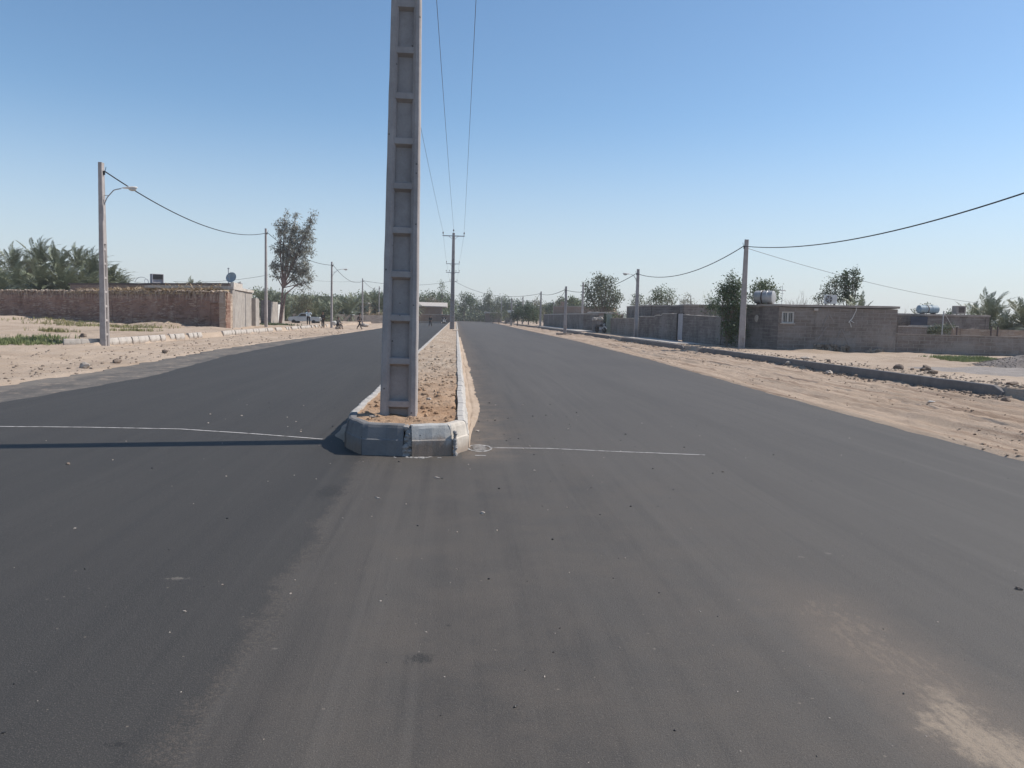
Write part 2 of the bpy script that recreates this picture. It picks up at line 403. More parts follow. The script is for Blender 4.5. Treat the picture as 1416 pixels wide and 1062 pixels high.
def dup(root, loc, rz=0.0, scale=None, label=None, name=None):
    r = root.copy(); COL.objects.link(r); r.location = loc; r.rotation_euler = (0, 0, rz)
    if scale is not None: r.scale = (scale,)*3 if isinstance(scale, (int, float)) else scale
    if label: r['label'] = label
    for ch in list(root.children):
        c = ch.copy(); COL.objects.link(c); c.parent = r
        for g in ch.children:
            d = g.copy(); COL.objects.link(d); d.parent = c
    return r
def box(bm, c, s, rz=0.0, bev=0.0, M=None):
    r = bmesh.ops.create_cube(bm, size=1)
    vs = r['verts']
    bmesh.ops.scale(bm, vec=s, verts=vs)
    if bev > 0:
        es = list({e for v in vs for e in v.link_edges})
        rr = bmesh.ops.bevel(bm, geom=es, offset=bev, segments=2, affect='EDGES', profile=.6)
        vs = list({v for v in rr['verts']} | {v for v in vs if v.is_valid})
    T = Matrix.Translation(c) @ Matrix.Rotation(rz, 4, 'Z')
    if M is not None: T = M @ T
    bmesh.ops.transform(bm, matrix=T, verts=vs)
    return vs
def tube(bm, pts, rads, seg=6, caps=True):
    pts = [Vector(p) for p in pts]
    if isinstance(rads, (int, float)): rads = [rads]*len(pts)
    rings = []; prev = None
    for i, p in enumerate(pts):
        d = (pts[min(i+1, len(pts)-1)]-pts[max(i-1, 0)]).normalized()
        if prev is None:
            a = d.cross(Vector((0, 0, 1)))
            if a.length < .05: a = d.cross(Vector((1, 0, 0)))
            a.normalize()
        else:
            a = (prev-d*prev.dot(d)).normalized()
        prev = a; b = d.cross(a)
        rings.append([bm.verts.new(p+(a*math.cos(k*2*PI/seg)+b*math.sin(k*2*PI/seg))*rads[i]) for k in range(seg)])
    for i in range(len(rings)-1):
        for k in range(seg):
            bm.faces.new((rings[i][k], rings[i][(k+1) % seg], rings[i+1][(k+1) % seg], rings[i+1][k]))
    if caps:
        bm.faces.new(list(reversed(rings[0]))); bm.faces.new(rings[-1])
def lathe(bm, prof, M=None, seg=20):
    # prof = [(r,z)...] about Z
    rings = []
    for r, z in prof:
        rings.append([bm.verts.new((r*math.cos(k*2*PI/seg), r*math.sin(k*2*PI/seg), z)) for k in range(seg)])
    for i in range(len(rings)-1):
        for k in range(seg):
            bm.faces.new((rings[i][k], rings[i][(k+1) % seg], rings[i+1][(k+1) % seg], rings[i+1][k]))
    bm.faces.new(list(reversed(rings[0]))); bm.faces.new(rings[-1])
    if M is not None:
        bmesh.ops.transform(bm, matrix=M, verts=[v for r in rings for v in r])
def prism(bm, poly, h0, h1, M=None, top=None):
    # poly = list of (x,y); extruded z h0..h1
    a = [bm.verts.new((x, y, h0)) for x, y in poly]
    b = [bm.verts.new((x, y, h1 if top is None else top(x, y))) for x, y in poly]
    bm.faces.new(list(reversed(a))); bm.faces.new(b)
    n = len(poly)
    for i in range(n):
        bm.faces.new((a[i], a[(i+1) % n], b[(i+1) % n], b[i]))
    if M is not None: bmesh.ops.transform(bm, matrix=M, verts=a+b)
    return a+b
def catenary(a, b, sag, n=24):
    a = Vector(a); b = Vector(b)
    return [a.lerp(b, i/n)-Vector((0, 0, sag*4*(i/n)*(1-i/n))) for i in range(n+1)]
def rock_bm(bm, c, r, seed, sq=(1, 1, .7)):
    rr = bmesh.ops.create_icosphere(bm, subdivisions=2, radius=1)
    rnd = random.Random(seed); ox = rnd.uniform(0, 99)
    for v in rr['verts']:
        d = 1+.38*NZ(v.co.x+ox, v.co.y, v.co.z, 1.3)+.15*NZ(v.co.x+ox, v.co.y, v.co.z, 3.5)
        v.co = Vector((v.co.x*d*sq[0]*r, v.co.y*d*sq[1]*r, v.co.z*d*sq[2]*r))+Vector(c)

_tb = bmesh.new(); bmesh.ops.create_icosphere(_tb, subdivisions=2, radius=1)
ICO_V = [v.co.copy() for v in _tb.verts]; ICO_F = [tuple(v.index for v in f.verts) for f in _tb.faces]; _tb.free()
_tb = bmesh.new(); bmesh.ops.create_icosphere(_tb, subdivisions=1, radius=1)
ICO1_V = [v.co.copy() for v in _tb.verts]; ICO1_F = [tuple(v.index for v in f.verts) for f in _tb.faces]; _tb.free()
class Rocks:
    """many small angular stones gathered into one mesh"""
    def __init__(s): s.v = []; s.f = []
    def add(s, c, r, seed, sq=(1, 1, .7), small=False):
        rnd = random.Random(seed); ox = rnd.uniform(0, 99); i = len(s.v); V_, F_ = (ICO1_V, ICO1_F) if small else (ICO_V, ICO_F)
        a = rnd.uniform(0, 6.28); ca, sa = math.cos(a), math.sin(a); st = rnd.uniform(.7, 1.3)
        for v in V_:
            d = 1+.55*NZ(v.x+ox, v.y, v.z, 1.4)+(0 if small else .2*NZ(v.x+ox, v.y, v.z, 3.7))
            x, y, z = v.x*d*st*sq[0]*r, v.y*d*sq[1]*r/st, v.z*d*sq[2]*r
            s.v.append((c[0]+x*ca-y*sa, c[1]+x*sa+y*ca, c[2]+z))
        s.f += [tuple(k+i for k in f) for f in F_]
    def build(s, name, mat, **kw): return pydata(name, s.v, s.f, mat, **kw)

# ------------------------------------------------------------------ terrain
def interp(tab, y):
    if y <= tab[0][0]: return tab[0][1]
    for (a, va), (b, vb) in zip(tab, tab[1:]):
        if y <= b: return va+(vb-va)*(y-a)/(b-a)
    return tab[-1][1]
def ss(a, b, x):
    t = max(0, min(1, (x-a)/(b-a))); return t*t*(3-2*t)
L_NEW = [(-30, -14), (4, -14), (11, -8.6), (14, -7.9), (20, -7.65), (29.6, -8.6), (42, -8.95), (61, -9.4), (85, -9.2), (200, -9.2)]
L_OLD = [(8, -13), (13, -10.5), (17, -9.6), (21, -9.5), (35, -10.4), (47, -10.2), (62, -9.6), (64, -9.3)]
R_EDGE = [(-30, 16), (3, 16), (7.5, 7.9), (9.4, 7.38), (12.4, 7.43), (18.4, 7.68), (33, 8.5), (58, 9.25), (115, 9.6), (233, 10.7), (320, 11)]
KX, LX = 13.4, -15.0       # kerb lines
def edgeL(y): return interp(L_OLD, y) if y < 63 else interp(L_NEW, y)
def gz(x, y):
    eL = edgeL(y); eR = interp(R_EDGE, y)
    if y > 200: eL = -2
    if eL-.05 < x < eR+.05: return -.035
    n1 = FB(x, y, 1.7, .45, 4); n2 = FB(x, y, 5.1, 2.2, 4)
    if x >= eR+.05:
        d = x-eR-.05
        z = -.035+min(d*.6, .05)
        if x < KX+.05:
            f = ss(0, .7, d)
            rut = NZ(x*3.1+.6*NZ(x, y*.05), y*.10, 3.3)*.075+NZ(x*1.2, y*.22, 8)*.05+NZ(x*6, y*.3, 5)*.025
            z += f*(rut+.035*n2+.02*n1)
            z += .03*ss(KX-1.6, KX-.2, x)*(.5+n2)
        else:
            z = .295+.03*n2+.03*n1
            far = ss(15, 22, x)
            z += far*.06*n1
            z = z if x > KX+.13 else min(z, .2)
            # heaps of earth against the house front
            z += .10*math.exp(-((x-18.9)/1.0)**2-((y-40.2)/.6)**2)*ss(16, 18, x)+.05*math.exp(-((x-22.8)/1.2)**2-((y-39.0)/.9)**2)
        return z
    d = eL-.05-x
    z = -.035+min(d*.5, .06)
    f = ss(0, .8, d)
    behind = ss(33.2, 34.6, y)*ss(LX+.05, LX-.12, x) if True else 0
    z += f*(.05*n2+.05*n1)
    rise = (.10 if y < 33 else .04)*ss(1.5, 5, d)
    z += rise
    z += (.3-.06)*behind
    if behind < .5: z += .08*ss(-15, -22, x)
    else: z += .12*ss(-26, -42, x)
    if -15.1 < x < -13.6 and y > 33: z = min(z, .03+.02*n2+(.10*ss(50, 56, y)*max(0, NZ(y*.3, 2)))+.3*ss(-14.2, -13.6, x))
    # berm in front of kerb, heaps at the wall foot
    z += .07*math.exp(-((x+13.2)/.7)**2)*(.3+1.2*max(0, NZ(y*.25, 3)))*ss(36, 44, y)
    for hx, hy, hh, hr in ((-21.5, 60.0, .34, 1.6), (-23.5, 60.8, .28, 1.5), (-27.5, 62.6, .2, 2.2), (-34, 67.5, .25, 3.0), (-40, 72.0, .3, 3.0), (-18.0, 57.8, .18, 1.5)):
        q = ((x-hx)**2+(y-hy)**2)/hr**2
        if q < 6: z += hh*math.exp(-q)*(1+.3*n2)
    return z
def axis(segs):
    out = []
    for a, b, st in segs:
        n = max(1, round((b-a)/st)); out += [a+(b-a)*i/n for i in range(n)]
    out.append(segs[-1][1]); return out
xs = axis([(-1500, -300, 300), (-300, -80, 20), (-80, -45, 1.5), (-45, -22, .5), (-22, -7.3, .14), (-7.3, 7.2, 2.4), (7.2, 13.2, .085), (13.2, 13.7, .06), (13.7, 26, .2), (26, 60, .8), (60, 300, 20), (300, 1500, 300)])
ys = [-60, -30, -12, 0, 4, 6, 7.5, 8.5]
y = 9.0
while y < 130:
    ys.append(y); y += max(.09, .0095*y)
ys += [132, 140, 150, 160, 175, 190, 205, 230, 260, 300, 400, 600, 1000, 2500]
vs = []; nx = len(xs)
for yy in ys:
    for xx in xs:
        far = abs(xx) > 100 or yy > 320 or yy < -20
        vs.append((xx, yy, -.035 if far and abs(xx) < 12 else (.1 if far else gz(xx, yy))))
fs = [(j*nx+i, j*nx+i+1, (j+1)*nx+i+1, (j+1)*nx+i) for j in range(len(ys)-1) for i in range(nx-1)]
g = struct(pydata('ground', vs, fs, 'ground', smooth=True)); g['label'] = 'pale dusty earth of the verges and lots'

# asphalt sheets
def strip(name, ylist, lf, rf, z, mat, nxs=10, jag=.0, thick=.03):
    vs = []; fs = []
    for y in ylist:
        a, b = lf(y), rf(y)
        if jag:
            a += jag*FB(y*1.3, 2.2, 0, 1, 3); b += jag*FB(y*1.3, 7.2, 0, 1, 3)
        vs.append((a-.03, y, z-thick))
        for i in range(nxs+1): vs.append((a+(b-a)*i/nxs, y, z))
        vs.append((b+.03, y, z-thick))
    w = nxs+3
    for j in range(len(ylist)-1):
        for i in range(w-1):
            fs.append((j*w+i, j*w+i+1, (j+1)*w+i+1, (j+1)*w+i))
    return struct(pydata(name, vs, fs, mat))
yl = [-25, -12, -4, 0, 3, 5, 7]+[8+.22*i for i in range(320)]+[80+2*i for i in range(60)]+[200]
strip('road', yl+[205, 215, 225, 240, 260, 290, 320], lambda y: interp(L_NEW, y) if y < 201 else -1.3, lambda y: interp(R_EDGE, y), 0.0, 'asphalt', jag=.07, thick=.045)
yl2 = [10.5+.2*i for i in range(260)]
strip('old_road', yl2, lambda y: interp(L_OLD, y), lambda y: interp(L_NEW, y)+.25, -.006, 'old', 6, jag=.22, thick=.05)

# ------------------------------------------------------------------ median island
ML, MR = -1.46, .2
KH = .38
def kerb_block(bm, p0, p1, h=KH, w=.15, z0=-.03, seed=0, prof=None, chip=.008):
    """one precast block standing on the line p0-p1, outer face on the right of the direction p0->p1"""
    p0 = Vector((p0[0], p0[1], 0)); p1 = Vector((p1[0], p1[1], 0))
    d = p1-p0; L = d.length; d.normalize(); nrm = Vector((d.y, -d.x, 0))   # outward
    prof = prof or [(0, z0), (0, h*.5), (-.012, h*.53), (-.038, h*.88), (-.052, h*.965), (-.075, h), (-w, h), (-w, z0)]
    n = max(2, int(L/.07)); rows = []
    for i in range(n+1):
        u = L*i/n
        uu = min(max(u, .0), L)
        row = []
        for k, (o, z) in enumerate(prof):
            e = 0.0
            if i in (0, n): e = -.008
            q = p0+d*uu
            nn = NZ(q.x*6+seed, q.y*6, z*9)*chip+NZ(q.x*22+seed, q.y*22, z*22)*chip*.7
            co = q+nrm*(o+(nn if k < 6 else 0)+(e if k < 6 else 0))
            zz = z+(NZ(q.x*7, q.y*7, seed)*chip if z > .2 else 0)+(e*.6 if 2 < k < 7 else 0)
            row.append(bm.verts.new((co.x, co.y, zz)))
        rows.append(row)
    m = len(prof)
    for i in range(n):
        for k in range(m):
            bm.faces.new((rows[i][k], rows[i+1][k], rows[i+1][(k+1) % m], rows[i][(k+1) % m]))
    bm.faces.new(list(reversed(rows[0]))); bm.faces.new(rows[-1])
def kerb_obj(p0, p1, label, group=None, mat='kerb', **kw):
    bm = bmesh.new(); o = Vector((p0[0], p0[1], 0))
    kerb_block(bm, (0, 0), (p1[0]-p0[0], p1[1]-p0[1]), **kw)
    ob = build('kerb_block', bm, mat, loc=o)
    return tag(ob, label, 'kerb block', group)
# nose of the island, counter-clockwise seen from above: left side -> front -> right side
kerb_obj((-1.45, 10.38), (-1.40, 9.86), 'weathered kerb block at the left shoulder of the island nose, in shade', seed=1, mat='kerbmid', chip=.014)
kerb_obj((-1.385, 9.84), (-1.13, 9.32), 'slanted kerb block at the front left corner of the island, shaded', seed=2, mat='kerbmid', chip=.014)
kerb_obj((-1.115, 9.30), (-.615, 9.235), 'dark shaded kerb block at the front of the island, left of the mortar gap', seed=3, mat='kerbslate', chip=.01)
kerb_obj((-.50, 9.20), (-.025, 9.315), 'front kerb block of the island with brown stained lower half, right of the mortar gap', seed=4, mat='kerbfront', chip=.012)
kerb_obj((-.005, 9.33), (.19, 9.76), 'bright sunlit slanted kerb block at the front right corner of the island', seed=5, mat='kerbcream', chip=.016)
# rough mortar filling the gap
bm = bmesh.new()
rn = random.Random(3)
for i in range(26):
    rock_bm(bm, (rn.uniform(-.605, -.51), 9.255+.05*(i/26)+rn.uniform(-.01, .03), .0+.35*i/26), rn.uniform(.035, .055), i, (1, 1, .9))
MT['mortar'] = mk_concrete('rough_mortar', (.33, .31, .295), pits=False)
tag(build('mortar', bm, 'mortar'), 'rough mortar plug between the two front kerb blocks of the island', 'mortar')
bm = bmesh.new()
for i in range(16): rock_bm(bm, (rn.uniform(.005, .02), 9.32+rn.uniform(-.008, .008), .31*i/16), rn.uniform(.02, .03), i+50)
tag(build('mortar', bm, 'mortar'), 'thin crumbling mortar joint at the front right corner of the island', 'mortar')
rk = Rocks()
for i in range(28): rk.add((rn.gauss(-.45, .13), 9.17+rn.uniform(-.05, .03), .0), rn.uniform(.008, .024), i+90, (1.4, 1, .35))
tag(rk.build('mortar_crumbs', 'mortar'), 'pale mortar crumbs on the asphalt at the front of the island', 'crumbs', kind='stuff')
# long sides: individual blocks, then one run for what is too far to tell apart
def wob(y): return .018*NZ(y*.9, 1.5)
def side_blocks(x, sgn, y0, y1, label, group):
    y = y0; i = 0; src = None
    while y < y1:
        bl = .5 if y < 40 else 1.0
        xx = x+wob(y+x*9); xx2 = x+wob(y+bl+x*9)
        a, b = ((xx, y+.012), (xx2, y+bl-.012))
        if sgn < 0: a, b = b, a
        kerb_obj(a, b, label, group, seed=i*1.7+x, chip=.012, prof=[(0, -.03), (0, KH*.5), (-.03, KH*.9), (-.05, KH), (-.15, KH), (-.15, -.03)] if y > 20 else None)
        y += bl; i += 1
    bm = bmesh.new()
    while y < 176:
        kerb_block(bm, (x, y) if sgn > 0 else (x, y+7.5), (x, y+7.5) if sgn > 0 else (x, y), seed=y, prof=[(0, -.03), (0, KH*.5), (-.05, KH), (-.15, KH), (-.15, -.03)])
        y += 7.5
    o = build('kerb', bm, 'kerb'); o['kind'] = 'stuff'; o['label'] = 'far run of kerb along the island'
side_blocks(ML, -1, 10.40, 64, 'pale kerb block in the long row along the left edge of the island', 'kerb blocks along the left side of the island')
side_blocks(MR, 1, 9.79, 64, 'worn pale kerb block in the long row along the right edge of the island', 'kerb blocks along the right side of the island')
# island soil
def soil_z(x, y):
    z = .345+.03*FB(x, y, 3, 1.6, 4)+.022*FB(x, y, 9, 7, 3)
    z -= .13*ss(.0, .06, x)*ss(10.9, 11.3, y)*ss(14.5, 13.4, y)*.9
    z += .03*math.exp(-((x+.8)**2+(y-10.35)**2)/.3)
    return z
yl3 = [9.33+.035*i for i in range(90)]
y = yl3[-1]
while y < 178:
    y += max(.05, .012*y); yl3.append(y)
vs = []; fs = []
W = 44
for y in yl3:
    a, b = ML+.12, MR-.12
    if y < 10.4: a = max(a, -1.3+(9.86-y)*.45) if y < 9.9 else -1.31
    if y < 9.8: b = min(b, .07-(9.8-y)*.45)
    for i in range(W+1):
        x = a+(b-a)*i/W; vs.append((x, y, min(soil_z(x, y), KH-.004) if i in (0, W) else soil_z(x, y)))
fs = [(j*(W+1)+i, j*(W+1)+i+1, (j+1)*(W+1)+i+1, (j+1)*(W+1)+i) for j in range(len(yl3)-1) for i in range(W)]
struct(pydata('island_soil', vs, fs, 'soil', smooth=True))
# soil clods
rk = Rocks(); rn = random.Random(11)
for i in range(620):
    y = 9.6+abs(rn.gauss(0, 1))*9; x = rn.uniform(ML+.2, MR-.2)
    r = rn.choice((.008, .012, .016, .028))*rn.uniform(.7, 1.2)*(1+.02*y)
    if abs(x+.78) < .35 and abs(y-10.45) < .35: continue
    rk.add((x, y, soil_z(x, y)+r*.2), r, i)
o = rk.build('soil_clods', 'soil'); tag(o, 'loose earth clods strewn over the island', 'clods', kind='stuff')
# sand drift along the right kerb
vs = []; fs = []; yy = []
y = 9.9
while y < 62: yy.append(y); y += max(.08, .012*y)
WS = 16
for y in yy:
    w = (.25+.06*NZ(y*.5, 2)+.05*NZ(y*2.3, 5)+.04*NZ(y*7, 1))*ss(9.8, 14.5, y)*(1-.35*ss(20, 60, y))+.02
    for i in range(WS+1):
        t = i/WS
        hh = .075*(1-t)**1.2*ss(9.9, 12, y)*(1+.5*NZ(y*1.5, t*3))
        hh -= .03*math.exp(-((t-.42-.25*NZ(y*.35, 1))/.1)**2)*ss(10, 12, y)*(1-t)
        x = MR-.01+(w*t)
        vs.append((x, y, .004+max(hh+.006*FB(x, y, 0, 9, 3), -.012 if t > .9 else 0.003)))
fs = [(j*(WS+1)+i, j*(WS+1)+i+1, (j+1)*(WS+1)+i+1, (j+1)*(WS+1)+i) for j in range(len(yy)-1) for i in range(WS)]
o = pydata('sand', vs, fs, mk_ground() and 'ground', smooth=True); tag(o, 'sand drifted against the right kerb of the island', 'sand', kind='stuff')
vs = []; fs = []; yy = [10.2+.1*i for i in range(34)]
for y in yy:
    w = (.2+.06*NZ(y*1.5, 2))*ss(10.2, 10.8, y)*ss(13.5, 12, y)+.01
    for i in range(7):
        t = i/6; vs.append((ML+.01-w*t, y, .004+.05*(1-t)**1.3*(1+.3*NZ(y*3, t*3))*ss(10.2, 10.8, y)))
fs = [(j*7+i, (j+1)*7+i, (j+1)*7+i+1, j*7+i+1) for j in range(len(yy)-1) for i in range(6)]
o = pydata('sand', vs, fs, 'ground', smooth=True); tag(o, 'small sand drift at the left shoulder of the island', 'sand', kind='stuff')

# ------------------------------------------------------------------ chalk marks
def ribbon(bm, pts, w, z=.004, jag=.3, seed=0):
    pts = [Vector((p[0], p[1], 0)) for p in pts]; L = []; Rr = []
    for i, p in enumerate(pts):
        d = (pts[min(i+1, len(pts)-1)]-pts[max(i-1, 0)]).normalized(); nn = Vector((-d.y, d.x, 0))
        ww = w*(1+jag*NZ(p.x*9+seed, p.y*9))
        L.append(bm.verts.new((p+nn*ww/2)+Vector((0, 0, z)))); Rr.append(bm.verts.new((p-nn*ww/2)+Vector((0, 0, z))))
    for i in range(len(pts)-1): bm.faces.new((L[i], L[i+1], Rr[i+1], Rr[i]))
def polyline(pix, n=20):
    w = [at(*p) for p in pix]; out = []
    for a, b in zip(w, w[1:]):
        out += [a.lerp(b, i/n) for i in range(n)]
    return [p+Vector((0, .012*NZ(p.x*2.2, 4), 0)) for p in out+[w[-1]]]
bm = bmesh.new(); ribbon(bm, polyline([(-60, 589), (0, 590), (120, 591), (250, 593.5), (350, 600), (446, 607.5)]), .042)
tag(build('chalk_line', bm, 'chalk'), 'white chalk line across the left carriageway ending at the island', 'chalk line')
bm = bmesh.new(); ribbon(bm, polyline([(678, 619.3), (760, 620.5), (860, 625), (975, 629.5)]), .034)
tag(build('chalk_line', bm, 'chalk'), 'white chalk line running right from the scribbled circle', 'chalk line')
bm = bmesh.new()
c = at(663, 620)
for k in range(2):
    ribbon(bm, [(c.x+(.145+.012*k)*math.cos(a), c.y+(.26-.03*k)*math.sin(a)) for a in [i*2*PI/40 for i in range(38+k*2)]], .022, .004+.002*k, seed=k*5)
zz = [(c.x-.10+.2*((i % 2)), c.y+.20-.04*i) for i in range(11)]
for i in range(len(zz)-1):
    a, b = Vector((*zz[i], 0)), Vector((*zz[i+1], 0)); ribbon(bm, [a.lerp(b, j/6) for j in range(7)], .014, .008, seed=i)
a = at(657, 630); b = at(672, 630.3); ribbon(bm, [a.lerp(b, j/6) for j in range(7)], .03, .004)
tag(build('chalk_scribble', bm, 'chalk'), 'white chalk scribble in a circle beside the island corner', 'chalk mark')

# ------------------------------------------------------------------ poles
def pole_shaft(H, w0, w1, d0, d1, panel_top, pitch=.57, first=.17, fl=.085, web=.07, ribt=.10, through=False):
    """tapered reinforced pole of H section: two flanges, a recessed web and cross ribs. Web faces +-Y."""
    bm = bmesh.new()
    def wd(z): t = z/H; return w0+(w1-w0)*t, d0+(d1-d0)*t
    # flanges
    for s in (-1, 1):
        rings = []
        n = 40
        for i in range(n+1):
            z = -.4+(H+.4)*i/n; w, d = wd(max(z, 0))
            xo = s*w/2; f = fl*(w/w0)
            c = .018
            prof = [(xo, -d/2+c), (xo-s*c, -d/2), (xo-s*(f-c*.5), -d/2), (xo-s*(f+.03), -d/2+.05), (xo-s*(f+.03), d/2-.05), (xo-s*(f-c*.5), d/2), (xo-s*c, d/2), (xo, d/2-c)]
            rings.append([bm.verts.new((x+NZ(x*9, z*3, s)*.005, y+NZ(x*7, z*4, s+3)*.004, z)) for x, y in prof])
        m = 8
        for i in range(n):
            for k in range(m):
                bm.faces.new((rings[i][k], rings[i][(k+1) % m], rings[i+1][(k+1) % m], rings[i+1][k]))
        bm.faces.new(list(reversed(rings[0]))); bm.faces.new(rings[-1])
    # web (solid, thin below panel_top; thick above)
    def slab(z0, z1, dep0, dep1, inset=.0):
        r = []
        for z, dp in ((z0, dep0), (z1, dep1)):
            w, d = wd(max(z, 0)); x = w/2-fl*(w/w0)*.55
            r.append([bm.verts.new(v) for v in ((-x, -dp/2, z), (x, -dp/2, z), (x, dp/2, z), (-x, dp/2, z))])
        for k in range(4): bm.faces.new((r[0][k], r[0][(k+1) % 4], r[1][(k+1) % 4], r[1][k]))
        bm.faces.new(list(reversed(r[0]))); bm.faces.new(r[1])
    if not through: slab(-.4, panel_top, web, web)
    if panel_top < H: slab(panel_top-.02, H-.005, wd(panel_top)[1]-.012, wd(H)[1]-.012)
    z = first
    while z < panel_top-.1:
        w, d = wd(z); x = w/2-fl*(w/w0)*.75; dd = d/2-.028; t = ribt/2
        lo = [bm.verts.new(v) for v in ((-x, -web/2-.001, z-t*1.5), (x, -web/2-.001, z-t*1.5), (x, web/2+.001, z-t*1.5), (-x, web/2+.001, z-t*1.5))]
        a = [bm.verts.new(v) for v in ((-x, -dd, z-t*.8), (x, -dd, z-t*.8), (x, dd, z-t*.8), (-x, dd, z-t*.8))]
        b = [bm.verts.new(v) for v in ((-x, -dd, z+t*.7), (x, -dd, z+t*.7), (x, dd, z+t*.7), (-x, dd, z+t*.7))]
        hi = [bm.verts.new(v) for v in ((-x, -web/2-.001, z+t*1.1), (x, -web/2-.001, z+t*1.1), (x, web/2+.001, z+t*1.1), (-x, web/2+.001, z+t*1.1))]
        for r0, r1 in ((lo, a), (a, b), (b, hi)):
            for k in range(4): bm.faces.new((r0[k], r0[(k+1) % 4], r1[(k+1) % 4], r1[k]))
        bm.faces.new(list(reversed(lo))); bm.faces.new(hi)
        z += pitch
    return bm
def insulator(parent, loc, s=1.0):
    bm = bmesh.new()
    lathe(bm, [(.012, -.1), (.012, .05), (.03, .055), (.055, .07), (.06, .10), (.035, .12), (.05, .135), (.052, .155), (.03, .175), (.035, .2), (.02, .215)], Matrix.Translation(loc) @ Matrix.Scale(s, 4), 10)
    return build('insulator', bm, 'porcelain', parent, smooth=True)
def crossarm(parent, z, half, y=-.16, braces=True):
    bm = bmesh.new(); box(bm, (0, y, z), (half*2, .075, .09), bev=.006)
    build('crossarm', bm, 'galv', parent)
    if braces:
        for s in (-1, 1):
            bm = bmesh.new(); tube(bm, [(s*half*.42, y, z-.04), (s*.30, y, z-.17), (s*.12, y+.02, z-.34)], .02, 5); build('brace', bm, 'galv', parent)
MEDX = at(552, 572, .37).x
MP = [(-.745, 10.36)]
m2 = at(625, 455, .36); MP.append((m2.x, m2.y)); MHT = pt(626, 322, m2.y).z
MP += [(-.68, m2.y*1.53), (-.72, m2.y*2.05)]
mlabels = ['big grey concrete pole with recessed panels standing on the island nose', 'second pole on the island, with a crossarm and three insulators', 'third pole on the island, hidden behind the second one, with two crossarms', 'farthest pole on the island with a low crossarm']
WIRE_ATT = []
print('medpoles', MP, MHT)
for i, (x, y) in enumerate(MP):
    H = MHT-.33
    p = thing('power_pole', mlabels[i], 'power pole', (x, y, .33), 0, 'power poles along the island')
    if i == 0: p.rotation_euler = (0, R(.42), 0)
    build('shaft', pole_shaft(H, .485, .26 if i else .29, .32, .2, H-2.6, first=.19), 'pole', p)
    arms = [(H-.32, 1.12)] if i < 2 else ([(H-.32, 1.05), (H-1.65, 1.05)] if i == 2 else [(H-1.2, .8)])
    for za, hf in arms: crossarm(p, za, hf, -.15)
    za, hf = arms[0]
    for sx in (-hf+.06, hf-.06): insulator(p, (sx, -.15, za+.14), 1.25)
    insulator(p, (0, 0, H+.1), 1.25)
    if i == 2:
        for sx in (-1, -.5, .5, 1): insulator(p, (sx, -.15, arms[1][0]+.14), 1.1)
    top = .33+za+.14+.25
    WIRE_ATT.append([Vector((x-hf+.06, y-.15, top)), Vector((x, y, .33+H+.1+.26)), Vector((x+hf-.06, y-.15, top))])
wl = ['left', 'middle', 'right']
for i in range(3):
    for k in range(3):
        bm = bmesh.new(); tube(bm, catenary(WIRE_ATT[i][k], WIRE_ATT[i+1][k], [.35, .35, .5][i], 30), .0085, 5)
        tag(build('power_wire', bm, 'wire'), f'thin {wl[k]} wire of the span ' + ['from the big near pole to the second island pole', 'between the second and third island poles', 'between the third and farthest island poles'][i], 'wire')

def street_pole(px, pyb, pyt, label, z=.3, rz=PI/2, lamp=None, w=.36, panel=.55, name='street_pole', arm=1.75, XY=None, d=.24, cat='street light'):
    b = at(px, pyb, z) if XY is None else Vector((XY[0], XY[1], z))
    H = pt(px, pyt, b.y).z-z
    p = thing(name, label, cat if lamp else 'pole', b, rz)
    build('shaft', pole_shaft(H, w, w*.62, d, d*.62, H*panel, pitch=.6, first=.25, fl=.07), 'pole', p)
    M = Matrix.Rotation(-rz, 4, 'Z')
    bm = bmesh.new()
    s = 1 if b.x < 0 else -1
    hx = w*.0+d*.35
    box(bm, (M @ Vector((s*(.11), 0, H-.42))), (.07, .07, .16)); tube(bm, [M @ Vector((s*.1, 0, H-.40)), M @ Vector((s*.17, 0, H-.30)), M @ Vector((s*.22, -.05, H-.18))], .012, 5)
    build('cable_clamp', bm, 'black', p)
    if lamp:
        r = lamp
        bm = bmesh.new()
        zA = H-arm
        pts = [(s*.08, 0, zA), (s*r*.22, 0, zA+.32), (s*r*.48, 0, zA+.62), (s*r*.58, 0, zA+.66), (s*r*.8, 0, zA+.71)]
        tube(bm, [M @ Vector(q) for q in pts], .022, 7)
        tube(bm, [M @ Vector((s*.08, 0, zA+.4)), M @ Vector((s*r*.3, 0, zA+.4))], .014, 5)
        build('lamp_arm', bm, 'galv', p)
        bm = bmesh.new()
        rr = bmesh.ops.create_uvsphere(bm, u_segments=16, v_segments=10, radius=1)
        for v in rr['verts']:
            x, yv, zv = v.co; k = .5+.5*(x+1)/2
            v.co = M @ Vector((s*(r*.8+.34*(x+1)), yv*.13*k, zA+.73+zv*(.075*k if zv > 0 else .06*k)+.02*(x+1)))
        lh = build('lamp_head', bm, 'whitepaint', p, smooth=True)
        bm = bmesh.new(); rr = bmesh.ops.create_uvsphere(bm, u_segments=12, v_segments=8, radius=1)
        for v in rr['verts']:
            x, yv, zv = v.co; v.co = M @ Vector((s*(r*.8+.46+.17*x), yv*.085, zA+.70+zv*.085))
        build('lens', bm, 'lens', lh, smooth=True)
    return p, b, H
SP = {}
SP['l1'] = street_pole(145, 470.5, 225, 'nearest street pole on the left with ladder recesses and a curved lamp arm', lamp=1.0, w=.40, d=.26, rz=0+PI/2, name='street_lamp_pole')
SP['l2'] = street_pole(368, 452.5, 316, 'plain street pole left of the grey eucalyptus, without a lamp', panel=.1, w=.33)
SP['l3'] = street_pole(458.5, 450.5, 362, 'lamp pole beside the parked pickup and the standing men', lamp=1.3, arm=1.5, panel=.1, w=.33, name='street_lamp_pole')
